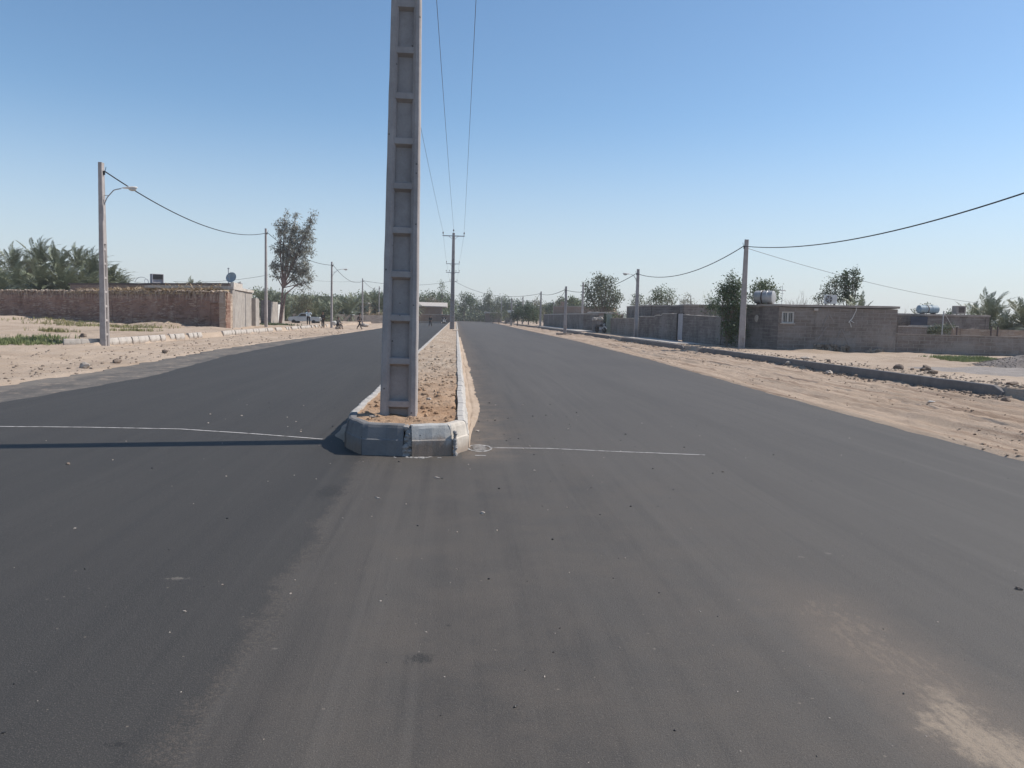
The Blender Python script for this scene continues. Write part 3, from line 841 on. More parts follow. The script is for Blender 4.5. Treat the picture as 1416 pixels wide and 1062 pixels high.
SP['l4'] = street_pole(501, 446.5, 385, 'pole by the dark yard wall with cables spreading from its top', panel=.1, w=.33)
SP['l5'] = street_pole(524, 444.3, 396, 'thin distant pole just left of the big island pole', panel=.1, w=.3)
SP['r1'] = street_pole(1025, 482, 331, 'tall pole standing by the dark green tree at the corner of the block house', panel=.1, w=.33, rz=0, d=.2)
SP['r2'] = street_pole(879, 466.7, 372, 'lamp pole in front of the long yard wall, its lamp reaching left', lamp=.75, arm=1.15, panel=.1, w=.33, rz=0, name='street_lamp_pole')
SP['r3'] = street_pole(781, 459, 396, 'pole on a concrete footing before the low dark building', panel=.1, w=.33, rz=0)
SP['r4'] = street_pole(747, 451.5, 403, 'pole at the far left corner of the low dark building', panel=.1, w=.34, rz=0)
SP['r5'] = street_pole(806, 448, 391, 'pole rising behind the stone heaped wall near the large tree', panel=.1, w=.36, rz=0, XY=tuple(pt(805, 440, 110)[:2]))
SP['r6'] = street_pole(722.5, 449, 410, 'distant pole rising between the two small roadside trees', panel=.1, w=.33, rz=0, XY=tuple(pt(722.5, 440, 165)[:2]))
SP['r7'] = street_pole(707, 448, 412, 'distant pole left of the round roadside trees', panel=.1, w=.4, rz=0, XY=tuple(pt(707, 440, 165)[:2]))
SP['r8'] = street_pole(693, 446, 412, 'farthest slim pole before the tall tree row', panel=.1, w=.3, rz=0, XY=tuple(pt(693, 440, 215)[:2]))
SP['r9'] = street_pole(765, 446, 417, 'short slim mast behind the low dark building', panel=.1, w=.2, d=.15, rz=0, XY=tuple(pt(765, 440, 160)[:2]))
p0 = thing('street_pole', 'roadside pole beside the camera, just outside the photo', 'pole', (15.6, 7.0, .3), 0)
H0 = 7.7
build('shaft', pole_shaft(H0, .33, .22, .2, .14, .8, first=.25), 'pole', p0)
def clampz(k):
    p, b, H = SP[k]; s = .15 if b.x < 0 else -.15
    return Vector((b.x+s, b.y, b.z+H-.36))
# concrete footing of r3
bm = bmesh.new(); b = SP['r3'][1]; box(bm, (0, 0, -.1), (1.5, 1.2, .34), bev=.04); tag(build('pole_footing', bm, 'kerbpale', loc=(b.x-.1, b.y, .12)), 'square concrete footing under the pole before the low dark building', 'footing')

def cable(a, b, sag, r, label, mat='cable', n=28):
    bm = bmesh.new(); tube(bm, catenary(a, b, sag, n), r, 6); return tag(build('overhead_cable', bm, mat), label, 'cable')
cable(clampz('l1'), clampz('l2'), 1.05, .026, 'thick sagging cable from the nearest left lamp pole to the pole by the eucalyptus')
cable(clampz('l2'), clampz('l3'), .7, .023, 'cable passing behind the eucalyptus to the lamp pole by the pickup')
cable(clampz('l3'), clampz('l4'), .9, .023, 'sagging cable from the pickup lamp pole to the pole by the dark yard wall')
cable(clampz('l4'), clampz('l5'), .6, .023, 'cable between the last two left poles')
a = clampz('l4'); b = Vector((MP[3][0], MP[3][1], WIRE_ATT[3][0].z-.2))
cable(a, b, .8, .026, 'long cable crossing the left carriageway toward the farthest island pole')
cable(Vector((MP[3][0], MP[3][1], WIRE_ATT[3][0].z-.2)), clampz('r4'), 1.6, .027, 'long cable sagging across the right carriageway from the farthest island pole')
cable(clampz('r4'), clampz('r3'), .35, .026, 'upper cable between the poles of the low dark building')
cable(clampz('r4')-Vector((0, 0, .25)), clampz('r3')-Vector((0, 0, .2)), 1.5, .022, 'lower drooping cable between the poles of the low dark building')
cable(clampz('r6')-Vector((0, 0, .2)), clampz('r4'), 1.2, .023, 'drooping cable from the roadside trees to the pole of the low dark building')
cable(clampz('r6'), clampz('r7'), .5, .025, 'short faint cable between the two distant poles at the roadside trees')
cable(clampz('r3'), clampz('r2'), .75, .023, 'cable behind the large tree to the right lamp pole')
cable(clampz('r2'), clampz('r1'), .85, .023, 'sagging cable from the right lamp pole to the tall pole by the green tree')
a = clampz('r1'); KY = 7.0
def sight(px, py):                  # where the sight line meets the plane of the pole row
    r = ray(px, py); t = a.x/r.x; return (a.y-r.y*t)/(a.y-KY), CAMZ+r.z*t
(t1, z1), (t2, z2) = sight(1416, 267), sight(1200, 327)
# z = a.z + D t - S 4 t (1-t)
A11, A12, A21, A22 = t1, -4*t1*(1-t1), t2, -4*t2*(1-t2); dt_ = A11*A22-A12*A21
D_ = ((z1-a.z)*A22-A12*(z2-a.z))/dt_; S_ = (A11*(z2-a.z)-A21*(z1-a.z))/dt_
e = Vector((a.x, KY, a.z+D_))
cable(a, e, S_, .022, 'long cable rising out of the photo on the right above the houses', n=40)
tube_ = bmesh.new(); box(tube_, (0, 0, 0), (.3, .1, .1)); build('cable_clamp', tube_, 'black', p0, loc=(-.1, 0, e.z-.3))
print('cable', D_, S_, e)
cable(a-Vector((0, 0, .05)), pt(1352, 419, 58), .35, .012, 'thin service wire slanting down from the tall pole to the far right house', 'wire')
cable(pt(240, 389, 85), pt(372, 380, 71), .3, .014, 'thin wire running from the mud house roof to the pole by the eucalyptus', 'wire')
cable(pt(428, 387, 110), pt(500, 388.5, 126), .2, .014, 'thin straight wire behind the lamp pole by the pickup', 'wire')

# ------------------------------------------------------------------ walls
def wall_bm(bm, p0, p1, z0, top, t=.25, cuts=(), du=.4, dv=.3, rough=.02, seed=0, origin=(0, 0)):
    """solid wall along p0-p1 (outer face to the right of the direction), irregular surface; cuts=(u0,u1,v0,v1) are through openings"""
    p0 = Vector((p0[0]-origin[0], p0[1]-origin[1], 0)); p1 = Vector((p1[0]-origin[0], p1[1]-origin[1], 0))
    d = p1-p0; L = d.length; d.normalize(); nr = Vector((d.y, -d.x, 0))
    topf = top if callable(top) else (lambda u: top)
    us = {round(L*i/max(1, int(L/du)), 4) for i in range(max(1, int(L/du))+1)}
    for c in cuts: us |= {c[0], c[1]}
    us = sorted(us)
    zmin = min(topf(u) for u in us)
    vv = {round(z0+(zmin-z0)*i/max(1, int((zmin-z0)/dv)), 4) for i in range(max(1, int((zmin-z0)/dv)))}
    for c in cuts: vv |= {c[2], c[3]}
    vv = sorted(vv)+['top']
    V = {}
    def vert(i, j, s):
        k = (i, j, s)
        if k not in V:
            u = us[i]; z = topf(u) if vv[j] == 'top' else vv[j]
            q = p0+d*u
            off = rough*(FB(q.x+seed, q.y, z, 1.3, 4))+rough*.4*NZ(q.x*5, q.y*5, z*5+seed)
            if any(abs(u-c[0]) < .01 or abs(u-c[1]) < .01 for c in cuts): off *= .2
            q = q+nr*(off if s == 0 else -t)
            V[k] = bm.verts.new((q.x, q.y, z))
        return V[k]
    def solid(i, j):
        if not (0 <= i < len(us)-1 and 0 <= j < len(vv)-1): return False
        um = (us[i]+us[i+1])/2; a = vv[j]; b = vv[j+1] if vv[j+1] != 'top' else zmin+.01
        zm = (a+b)/2
        return not any(c[0] < um < c[1] and c[2] < zm < c[3] for c in cuts)
    for i in range(len(us)-1):
        for j in range(len(vv)-1):
            if not solid(i, j): continue
            bm.faces.new((vert(i, j, 0), vert(i+1, j, 0), vert(i+1, j+1, 0), vert(i, j+1, 0)))
            bm.faces.new((vert(i, j, 1), vert(i, j+1, 1), vert(i+1, j+1, 1), vert(i+1, j, 1)))
            for di, dj, e in ((-1, 0, ((i, j), (i, j+1))), (1, 0, ((i+1, j), (i+1, j+1))), (0, -1, ((i, j), (i+1, j))), (0, 1, ((i, j+1), (i+1, j+1)))):
                if not solid(i+di, j+dj):
                    (a, b), (c, f) = e
                    bm.faces.new((vert(a, b, 0), vert(c, f, 0), vert(c, f, 1), vert(a, b, 1)))
def wall(name, label, cat, p0, p1, z0, top, mat, t=.25, cap=None, group=None, **kw):
    """a free-standing wall as one thing, origin at p0"""
    w = thing(name, label, cat, (p0[0], p0[1], 0), 0, group)
    bm = bmesh.new(); wall_bm(bm, p0, p1, z0, top, t, origin=p0, **kw); build('masonry', bm, mat, w)
    if cap:
        d = Vector((p1[0]-p0[0], p1[1]-p0[1], 0)); L = d.length; d.normalize(); nr = Vector((d.y, -d.x, 0))
        topf = top if callable(top) else (lambda u: top)
        bm = bmesh.new(); n = max(2, int(L/.4)); rows = []
        for i in range(n+1):
            u = L*i/n; q = d*u; zt = topf(u)+.004
            o1 = .03+.015*NZ(u*2, 1); hgt = cap[1]*(1+.5*NZ(u*1.7, 5))
            rows.append([bm.verts.new((q+nr*o1)+Vector((0, 0, zt-.0))), bm.verts.new((q+nr*o1)+Vector((0, 0, zt+hgt))), bm.verts.new((q-nr*(t+.03))+Vector((0, 0, zt+hgt))), bm.verts.new((q-nr*(t+.03))+Vector((0, 0, zt)))])
        for i in range(n):
            for k in range(4): bm.faces.new((rows[i][k], rows[i+1][k], rows[i+1][(k+1) % 4], rows[i][(k+1) % 4]))
        bm.faces.new(list(reversed(rows[0]))); bm.faces.new(rows[-1])
        build('coping', bm, cap[0], w)
    return w
def house(name, label, cat, poly, z0, top, mat, roofmat='roofc', slab=.14, over=.12, roof=True, **kw):
    """walled polygon (clockwise seen from above -> outer faces outward) + flat roof slab"""
    h = thing(name, label, cat, (poly[0][0], poly[0][1], 0))
    o = poly[0]; bm = bmesh.new(); n = len(poly)
    cuts = kw.pop('cuts', {})
    for i in range(n):
        a, b = poly[i], poly[(i+1) % n]
        d = Vector((b[0]-a[0], b[1]-a[1])).normalized()*.26
        wall_bm(bm, a, (b[0]-d.x, b[1]-d.y), z0, top, .25, cuts=cuts.get(i, ()), origin=o, seed=i*3, **kw)
    build('wall', bm, mat, h)
    if roof:
        cx = sum(p[0] for p in poly)/n; cy = sum(p[1] for p in poly)/n
        pl = []
        for p in poly:
            d = Vector((p[0]-cx, p[1]-cy)); d = d+d.normalized()*over
            pl.append((cx+d.x-o[0], cy+d.y-o[1]))
        bm = bmesh.new(); vs_ = prism(bm, pl, top+.003, top+slab)
        bmesh.ops.subdivide_edges(bm, edges=list(bm.edges), cuts=12, use_grid_fill=True)
        for v in bm.verts:
            v.co.z += .03*NZ(v.co.x*.8, v.co.y*.8, top) if v.co.z > top+.02 else 0
            v.co.x += .025*NZ(v.co.x*2, v.co.y*2, 4); v.co.y += .025*NZ(v.co.x*2, v.co.y*2, 9)
        build('roof', bm, roofmat, h)
    return h

# ------------------------------------------------------------------ right side: cast kerb, houses, yard walls
bm = bmesh.new()
def kr_top(y): return .30+.012*NZ(y*.5, 3)
def kerb_run(y0, y1, name, label, end_round=True):
    bm = bmesh.new(); n = max(3, int((y1-y0)/.35)); rows = []
    for i in range(n+1):
        y = y0+(y1-y0)*i/n
        q = 1.0
        if end_round: q = min(1, .55+2.5*(y-y0), .5+.9*(y1-y))
        zt = .30*q+.012*NZ(y*.7, 3)+.010*NZ(y*4, 1)
        x = KX+.04*NZ(y*.12, 7)+.012*NZ(y*2.5, 3)
        rows.append([bm.verts.new(v) for v in ((x, y, -.15), (x+.006*NZ(y*5, 2), y, zt*.5), (x+.01, y, zt-.02), (x+.03, y, zt), (x+.13, y, zt+.005), (x+.15, y, -.15))])
    for i in range(n):
        for k in range(5): bm.faces.new((rows[i][k], rows[i][k+1], rows[i+1][k+1], rows[i+1][k]))
    bm.faces.new(rows[0]); bm.faces.new(list(reversed(rows[-1])))
    struct(build('kerb', bm, 'kerbdark'))['label'] = label
kerb_run(17.9, 41.8, 'kerb', 'long rough concrete kerb along the right verge')
kerb_run(44.6, 62, 'kerb', 'shorter concrete kerb before the white yard door')
kerb_run(66.5, 80, 'kerb', 'concrete kerb before the green gate post')
kerb_run(82, 150, 'kerb', 'far concrete kerb on the right verge')
# pale concrete pavement slabs by the door and building
def slab_poly(pts, z, th, name, label, mat='palecap'):
    bm = bmesh.new(); prism(bm, pts, z-th, z)
    bmesh.ops.subdivide_edges(bm, edges=list(bm.edges), cuts=6, use_grid_fill=True)
    for v in bm.verts: v.co.z += .02*NZ(v.co.x, v.co.y)
    struct(build(name, bm, mat))['label'] = label
slab_poly([(13.66, 47), (15.4, 46.5), (15.6, 61), (13.66, 62)], .345, .2, 'pavement', 'pale pavement strip by the yard wall')
slab_poly([(13.66, 86), (15.7, 86), (15.7, 128), (13.66, 128)], .36, .2, 'pavement', 'pale pavement strip by the low dark building')

HA = [(16.3, 46.4), (17.68, 41.3), (23.5, 39.7)]
def pz(px, py, Y): return pt(px, py, Y).z
# corner house with the barred window
h3p = [HA[0], HA[2], (26.2, 47.6), (18.2, 50.5)]
h3 = thing('block_house', 'grey block house with a small barred window and an air conditioner on its roof', 'house', (HA[1][0], HA[1][1], 0))
o3 = HA[1]
dF = Vector((HA[2][0]-HA[1][0], HA[2][1]-HA[1][1], 0)); LF = dF.length; dF.normalize(); nF = Vector((dF.y, -dF.x, 0))
wu = (.16, .80, 1.76, 2.38)
bm = bmesh.new(); wall_bm(bm, HA[1], HA[2], .0, 2.62, .25, cuts=[wu], du=.3, dv=.2, rough=.02, origin=o3); build('wall', bm, 'block', h3)
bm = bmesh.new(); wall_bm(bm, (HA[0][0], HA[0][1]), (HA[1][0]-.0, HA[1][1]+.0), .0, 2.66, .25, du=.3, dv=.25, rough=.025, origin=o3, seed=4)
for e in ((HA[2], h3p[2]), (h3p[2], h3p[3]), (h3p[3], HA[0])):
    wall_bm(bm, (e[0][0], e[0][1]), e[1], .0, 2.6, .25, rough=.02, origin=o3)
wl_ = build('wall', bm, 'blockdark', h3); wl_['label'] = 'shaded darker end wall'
pl = [HA[0], HA[1], HA[2], h3p[2], h3p[3]]
cx_ = sum(p[0] for p in pl)/5; cy_ = sum(p[1] for p in pl)/5
bm = bmesh.new()
ex = [((p[0]-cx_)*1.022+cx_-o3[0], (p[1]-cy_)*1.022+cy_-o3[1]) for p in pl]
prism(bm, ex, 2.665, 2.78); bmesh.ops.subdivide_edges(bm, edges=list(bm.edges), cuts=10, use_grid_fill=True)
for v in bm.verts: v.co.z += .03*NZ(v.co.x*1.2, v.co.y*1.2, 2); v.co.x += .03*NZ(v.co.x*2, v.co.y*2, 5); v.co.y += .03*NZ(v.co.x*2, v.co.y*2, 8)
rf3 = build('roof', bm, 'roofc', h3)
MF = Matrix((( dF.x, -nF.x, 0, 0), (dF.y, -nF.y, 0, 0), (0, 0, 1, 0), (0, 0, 0, 1)))     # local: x along front, y into the wall
bm = bmesh.new()
u0, u1, v0, v1 = wu
for s in ((u0+.03, v0, .06, v1-v0), (u1-.03, v0, .06, v1-v0), ((u0+u1)/2, v0, .05, v1-v0)):
    box(bm, (s[0], .06, (v0+v1)/2), (s[2], .05, v1-v0-.004), M=MF)
for zz_ in (v0+.03, v1-.03): box(bm, ((u0+u1)/2, .062, zz_), (u1-u0-.004, .05, .06), M=MF)
wf = build('window', bm, 'whitepaint', h3)
bm = bmesh.new(); box(bm, ((u0+u1)/2, .10, (v0+v1)/2), (u1-u0-.02, .015, v1-v0-.02), M=MF); build('pane', bm, 'glass', wf)
bm = bmesh.new()
for k in range(6): tube(bm, [MF @ Vector((u0+.1+k*.09, .02, v0)), MF @ Vector((u0+.1+k*.09, .02, v1))], .009, 5)
build('bar', bm, 'whitepaint', wf)
bm = bmesh.new(); box(bm, ((u0+u1)/2, -.02, v0-.035), (u1-u0+.14, .12, .06), M=MF); build('sill', bm, 'palecap', wf)
# drain spouts and pipe on the front
bm = bmesh.new(); box(bm, (1.9, -.08, 2.52), (.2, .2, .13), M=MF, bev=.01); build('rain_spout', bm, 'palecap', h3)
bm = bmesh.new(); rn = random.Random(4)
tube(bm, [MF @ Vector(v) for v in ((1.92, -.01, 2.45), (1.9, -.015, 1.9), (1.88, -.015, 1.3), (1.95, -.015, .9))], [.03, .04, .035, .02], 6); build('mortar_streak', bm, 'block', h3)
bm = bmesh.new()
tube(bm, [MF @ Vector(v) for v in ((3.98, .3, 2.82), (3.96, -.07, 2.72), (3.94, -.07, 2.5), (3.78, -.08, 2.1), (3.63, -.1, 1.92), (3.6, -.11, 1.86))], .022, 6)
tube(bm, [MF @ Vector(v) for v in ((3.63, -.1, 1.95), (3.76, -.08, 1.62))], .02, 6); tube(bm, [MF @ Vector(v) for v in ((3.68, -.1, 1.98), (3.86, -.16, 1.86))], .02, 6)
build('drain_pipe', bm, 'whitepaint', h3)
# exposed rubble footing and buttress lines
bm = bmesh.new(); rn = random.Random(8)
for k in range(150):
    u = rn.uniform(1.95, 3.75) if k < 105 else rn.uniform(4.5, 5.5)
    z = rn.uniform(.28, .62) if k < 105 else rn.uniform(.25, .45)
    q = MF @ Vector((u, -.06-rn.random()*.06, z)); rock_bm(bm, q, rn.uniform(.045, .085), k, (1, 1, 1.1))
build('rubble_footing', bm, 'rockmix', h3)
bm = bmesh.new()
for (a, b_) in (((3.3, 1.5), (3.75, .5)), ((3.26, 1.5), (2.9, .5)), ((2.55, 2.3), (2.25, 1.4)), ((2.6, 2.3), (2.85, 1.9)), ((2.1, .9), (2.5, 1.6))):
    tube(bm, [MF @ Vector((a[0]+(b_[0]-a[0])*t, -.012+.01*NZ(t*5, a[0]), a[1]+(b_[1]-a[1])*t)) for t in [i/10 for i in range(11)]], .03, 5)
build('plaster_ridge', bm, 'blockpale', h3)
# a patch of pale plaster on the end wall
dE = (Vector((HA[1][0]-HA[0][0], HA[1][1]-HA[0][1], 0))); LE = dE.length; dE.normalize(); nE = Vector((dE.y, -dE.x, 0))
bm = bmesh.new(); q = dE*(-1.9)+nE*.035
rock_bm(bm, (q.x, q.y, 1.98), .17, 5, (1, 1, 1.25)); 
for v in bm.verts:
    w = v.co-Vector((q.x, q.y, v.co.z)); dd = w.dot(nE); v.co -= nE*dd*.8
build('plaster_patch', bm, 'palecap', h3)
# water tank on the roof
def water_tank(name, label, loc, rz, r, L, mat, stand=.18):
    t = thing(name, label, 'water tank', loc, rz)
    bm = bmesh.new()
    prof = [(.02, -L/2-.06), (r*.6, -L/2-.045), (r*.96, -L/2-.01), (r, -L/2)]
    for k in range(1, 3):
        z = -L/2+L*k/3; prof += [(r, z-.05), (r+.018, z-.03), (r+.018, z+.03), (r, z+.05)]
    prof += [(r, L/2), (r*.96, L/2+.01), (r*.6, L/2+.045), (.02, L/2+.06)]
    lathe(bm, prof, Matrix.Translation((0, 0, stand+r)) @ Matrix.Rotation(PI/2, 4, 'Y'), 28); build('tank_body', bm, mat, t, smooth=False)
    bm = bmesh.new(); lathe(bm, [(r+.004, -.035), (r+.022, -.03), (r+.022, .03), (r+.004, .035)], Matrix.Translation((-L*.08, 0, stand+r)) @ Matrix.Rotation(PI/2, 4, 'Y'), 28); build('band', bm, 'steeldark', t)
    bm = bmesh.new()
    for s in (-1, 1): box(bm, (s*L*.3, 0, stand*.5+.02), (.1, r*1.5, stand+.06)); 
    build('stand', bm, 'steeldark', t)
    bm = bmesh.new(); lathe(bm, [(.06, 0), (.06, .05), (.075, .05), (.075, .08), (.02, .09)], Matrix.Translation((L*.2, 0, stand+2*r-.02)), 12); build('filler_cap', bm, mat, t)
    return t
tk = pt(1057, 418, 43.6)
water_tank('water_tank', 'silver water tank with a dark band lying on the corner house roof', (tk.x, tk.y, 2.80), R(-42), .37, 1.05, 'tankmetal', .05)
# split air conditioner unit
q = pt(1148, 418, 46.5)
ac = thing('air_conditioner', 'white outdoor air conditioner unit with a round fan grille on the block house roof', 'air conditioner', (q.x, q.y, 2.80), math.atan2(dF.y, dF.x)); ac.scale = (.84, .84, .95)
bm = bmesh.new(); box(bm, (0, 0, .36), (.86, .32, .58), bev=.02); build('casing', bm, 'whitepaint', ac)
bm = bmesh.new(); Mx = Matrix.Translation((-.14, -.163, .36)) @ Matrix.Rotation(PI/2, 4, 'X'); lathe(bm, [(.24, 0), (.245, .012), (.01, .014)], Mx, 26); fan = build('fan_opening', bm, 'black', ac)
bm = bmesh.new()
for k in range(5):
    a = k*2*PI/5; tube(bm, [(-.14, -.184, .36), (-.14+.2*math.cos(a), -.184, .36+.2*math.sin(a))], [.02, .05], 5)
tube(bm, [(-.14, -.178, .36), (-.14, -.2, .36)], .05, 10); build('fan', bm, 'galv', fan)
bm = bmesh.new()
for rr in (.08, .15, .225):
    ringp = [(-.14+rr*math.cos(k*2*PI/20), -.205, .36+rr*math.sin(k*2*PI/20)) for k in range(21)]; tube(bm, ringp, .006, 4)
for k in range(8):
    a = k*PI/4; tube(bm, [(-.14, -.207, .36), (-.14+.24*math.cos(a), -.205, .36+.24*math.sin(a))], .005, 4)
build('grille', bm, 'whitepaint', fan)
bm = bmesh.new()
for s in (-.3, .3): box(bm, (s, 0, .035), (.06, .34, .07))
build('foot', bm, 'steeldark', ac)
for ch in ac.children: ch.location.z = .16
bm = bmesh.new()
for s in (-.3, .3): box(bm, (s, 0, .08), (.1, .4, .16))
build('stand', bm, 'roofc', ac)

# low yard wall at far right
LW0 = (23.42, 39.86); LW1 = (37.0, 36.6)
wall('yard_wall', 'low cement wall running right from the corner house behind the gravel heap', 'wall', LW0, LW1, 0, lambda u: 1.30+.02*NZ(u, 2), 'block', .2, cap=('roofc', .03), dv=.2)
# yard wall with the white door
YW = [(15.95, 79.0), (15.9, 66.0), (15.95, 59.6), (16.0, 56.9), (16.05, 55.7), (16.3, 46.6)]
def zt(px, py, i): return pz(px, py, YW[i][1])
wall('yard_wall', 'shorter yard wall between the green gate post and the right lamp pole', 'wall', YW[0], (15.9, 66.3), 0, 1.86, 'block', .2, cap=('palecap', .04))
wall('yard_wall', 'taller stepped yard wall left of the white door', 'wall', (15.9, 66.28), (16.0, 55.25), 0, lambda u: 2.02 if u < 5.2 else (2.12 if u < 7.2 else 2.24), 'blockdark', .2, cap=('palecap', .05), du=.2)
wall('yard_wall', 'dark yard wall between the white door and the green tree', 'wall', (16.05, 53.75), YW[5], 0, lambda u: 2.16-.02*u, 'blockdark', .2, cap=('palecap', .035))
dr = thing('yard_door', 'pale metal door in the yard wall with a dark gap at its left edge', 'door', (16.08, 53.78, .33), 0)
bm = bmesh.new(); box(bm, (.0, 1.41, .97), (.14, .1, 1.94)); box(bm, (0, -.0, .97), (.08, .05, 1.94)); box(bm, (0, .7, 1.965), (.078, 1.44, .05)); build('door_frame', bm, 'black', dr)
bm = bmesh.new(); box(bm, (0, .66, .98), (.035, 1.2, 1.9), bev=.004)
for zq in (.5, 1.0, 1.5): box(bm, (-.022, .66, zq), (.02, 1.1, .03))
lf = build('door_leaf', bm, 'greypaint', dr)
bm = bmesh.new(); tube(bm, [(-.03, 1.2, .95), (-.1, 1.2, .95), (-.1, 1.2, 1.1), (-.03, 1.2, 1.1)], .014, 5); build('handle', bm, 'black', lf)
# green gate post with dark steel gate
gp = thing('gate_post', 'pale green gate post beside the dark yard gate', 'gate post', (15.85, 79.4, 0))
bm = bmesh.new(); box(bm, (0, 0, 1.15), (.5, .55, 2.36), bev=.02); build('shaft', bm, 'greenpaint', gp); bm = bmesh.new(); box(bm, (0, 0, 2.37), (.62, .66, .08)); build('cap', bm, 'palecap', gp)
gt = thing('yard_gate', 'dark steel yard gate left of the green post', 'gate', (15.8, 79.75, .3))
bm = bmesh.new(); box(bm, (0, 1.1, 1.05), (.05, 2.2, 2.05))
for k in range(7): box(bm, (-.03, .18+k*.31, 1.05), (.025, .03, 2.0))
build('gate_leaf', bm, 'black', gt)
sh = thing('stone_wall', 'low rough wall topped with broken stones by the parked motorcycle', 'wall', (15.8, 82.1, 0))
bm = bmesh.new(); wall_bm(bm, (15.8, 89.0), (15.8, 82.05), 0, lambda u: 1.6+.12*NZ(u*1.4, 3), .35, rough=.05, origin=(15.8, 82.1)); build('masonry', bm, 'blockdark', sh)
bm = bmesh.new(); rn = random.Random(5)
for k in range(60): rock_bm(bm, (rn.uniform(-.05, .4), rn.uniform(.1, 6.7), 1.68+rn.uniform(-.05, .16)), rn.uniform(.1, .2), k, (1, 1.3, .7))
build('coping_stone', bm, 'rockpale', sh)
# house behind the yard wall
ra = pt(901, 445, 67); rb = pt(944.5, 445, 66)
top2 = pz(901, 421.5, 67)
house('flat_house', 'dark flat roofed house behind the yard wall with the white door', 'house', [(ra.x, ra.y), (rb.x, rb.y-.3), (rb.x+.8, 76), (pt(866, 445, 77).x, 77)], 0, top2-.1, 'blockdark', 'roofc', .1, .05)
rc = pt(945, 445, 63.5); rd = pt(1005, 445, 61.5)
house('flat_house', 'flat roofed house with a ragged cement edge, left of the dark green tree', 'house', [(rc.x+.02, rc.y), (rd.x+1.5, rd.y), (rd.x+2.8, 69), (rc.x+1.0, 71)], 0, pz(945, 421, 63.5)-.1, 'block', 'roofc', .12, .08)
# low dark building along the far right verge, with a brick house behind
house('low_building', 'long low dark building along the verge behind two poles', 'building', [(16.2, 143), (16.15, 97), (21, 96), (21.3, 142)], 0, pz(775, 434, 118)-.1, 'blockdark', 'palecap', .12, .1, du=1.2, dv=.6)
ba = pt(765, 440, 134); bb = pt(848, 440, 128)
bh = house('brick_house', 'brown brick house rising behind the low dark building', 'house', [(ba.x, ba.y), (bb.x, bb.y), (bb.x+3, 140), (ba.x+3, 145)], 0, pz(800, 423.5, 130)-.1, 'brick', 'roofc', .12, .05, du=1.2, dv=.6)
bm = bmesh.new(); c_ = pt(778, 423, 136); box(bm, (c_.x-ba.x, c_.y-ba.y, c_.z+.25), (.55, .5, 1.0)); build('chimney', bm, 'brick', bh)
w1 = pt(812, 440, 100); w2 = pt(852, 440, 92)
wall('yard_wall', 'pale capped wall right behind the green gate post', 'wall', (w1.x, w1.y), (w2.x, w2.y), 0, pz(830, 433, 96), 'brick', .25, cap=('palecap', .14))
w1 = pt(829, 440, 86); w2 = pt(848, 440, 84)
wall('yard_wall', 'short stepped wall between the green post and the bushes', 'wall', (w1.x, w1.y), (w2.x, w2.y), 0, pz(840, 438.5, 85), 'block', .25, cap=('palecap', .1))
# compound at far right
ca = pt(1238, 445, 56); cb = pt(1368, 445, 54); ctop = pz(1300, 434.5, 55)
ch_ = house('flat_house', 'dark flat roofed house with a pale blue tank on its roof, far right', 'house', [(ca.x, ca.y), (cb.x, cb.y), (cb.x+1.5, 63), (ca.x+2, 64)], 0, ctop-.14, 'blockdark', 'roofc', .14, .08)
bm = bmesh.new(); q = pt(1268, 445, 55.4); box(bm, (q.x-ca.x, q.y-ca.y-.25, 1.95), (1.3, .04, 1.1)); build('shade_panel', bm, 'blueshade', ch_)  # dark sheet added to paint the shadow on this house front
pr = thing('porch', 'thin porch roof on posts before the far right house', 'porch', (pt(1290, 455, 50).x, 50, 0))
bm = bmesh.new(); box(bm, (0, 0, pz(1290, 451, 50)), (2.4, 1.8, .08)); build('roof', bm, 'palecap', pr)
for s in (-1.1, 1.1):
    bm = bmesh.new(); box(bm, (s, -.8, (pz(1290, 451, 50)-.04)/2), (.1, .1, pz(1290, 451, 50)-.09)); build('post', bm, 'steeldark', pr)
w1 = pt(1243, 455, 48); w2 = pt(1282, 455, 47.6)
wall('yard_wall', 'pale topped inner wall just right of the corner house', 'wall', (w1.x, w1.y), (w2.x, w2.y), 0, pz(1260, 452.5, 48), 'block', .2, cap=('palecap', .07))
w1 = pt(1318, 455, 46.5); w2 = pt(1440, 455, 45)
wall('stone_wall', 'rough inner wall with dark posts behind the low cement wall', 'wall', (w1.x, w1.y), (w2.x, w2.y), 0, lambda u: pz(1365, 455.5, 46)+.06*NZ(u*2, 1), 'mudlit', .3, rough=.06)
for k, px in enumerate((1318, 1365, 1374)):
    q = pt(px, 455, 45.9); bm = bmesh.new(); tube(bm, [(0, 0, 0), (0.02, 0, pz(px, 452, 45.9))], .05, 6)
    tag(build('fence_post', bm, 'steeldark', loc=(q.x, q.y-.35, 0)), ['short dark post at the left end of the rough inner wall', 'dark post near the middle of the rough inner wall', 'dark post just right of the middle post of the rough inner wall'][k], 'post')
q = pt(1294, 432, 55.5); water_tank('water_tank', 'pale blue water tank on the far right house', (q.x, 56.5, ctop+.02), R(6), .30, 1.55, 'tankblue', .05)
q = pt(1335, 434, 55.5); st = thing('cooler_box', 'small boxy rooftop cooler right of the pale blue tank', 'cooler', (q.x, 56.3, ctop+.02))
bm = bmesh.new(); box(bm, (0, 0, .36), (.72, .6, .62), bev=.02); build('casing', bm, 'roofc', st)
bm = bmesh.new(); box(bm, (.02, -.31, .36), (.46, .03, .42)); build('louver', bm, 'steeldark', st)
bm = bmesh.new()
for sx in (-.3, .3):
    for sy in (-.24, .24): box(bm, (sx, sy, .025), (.06, .06, .05))
build('foot', bm, 'steeldark', st)
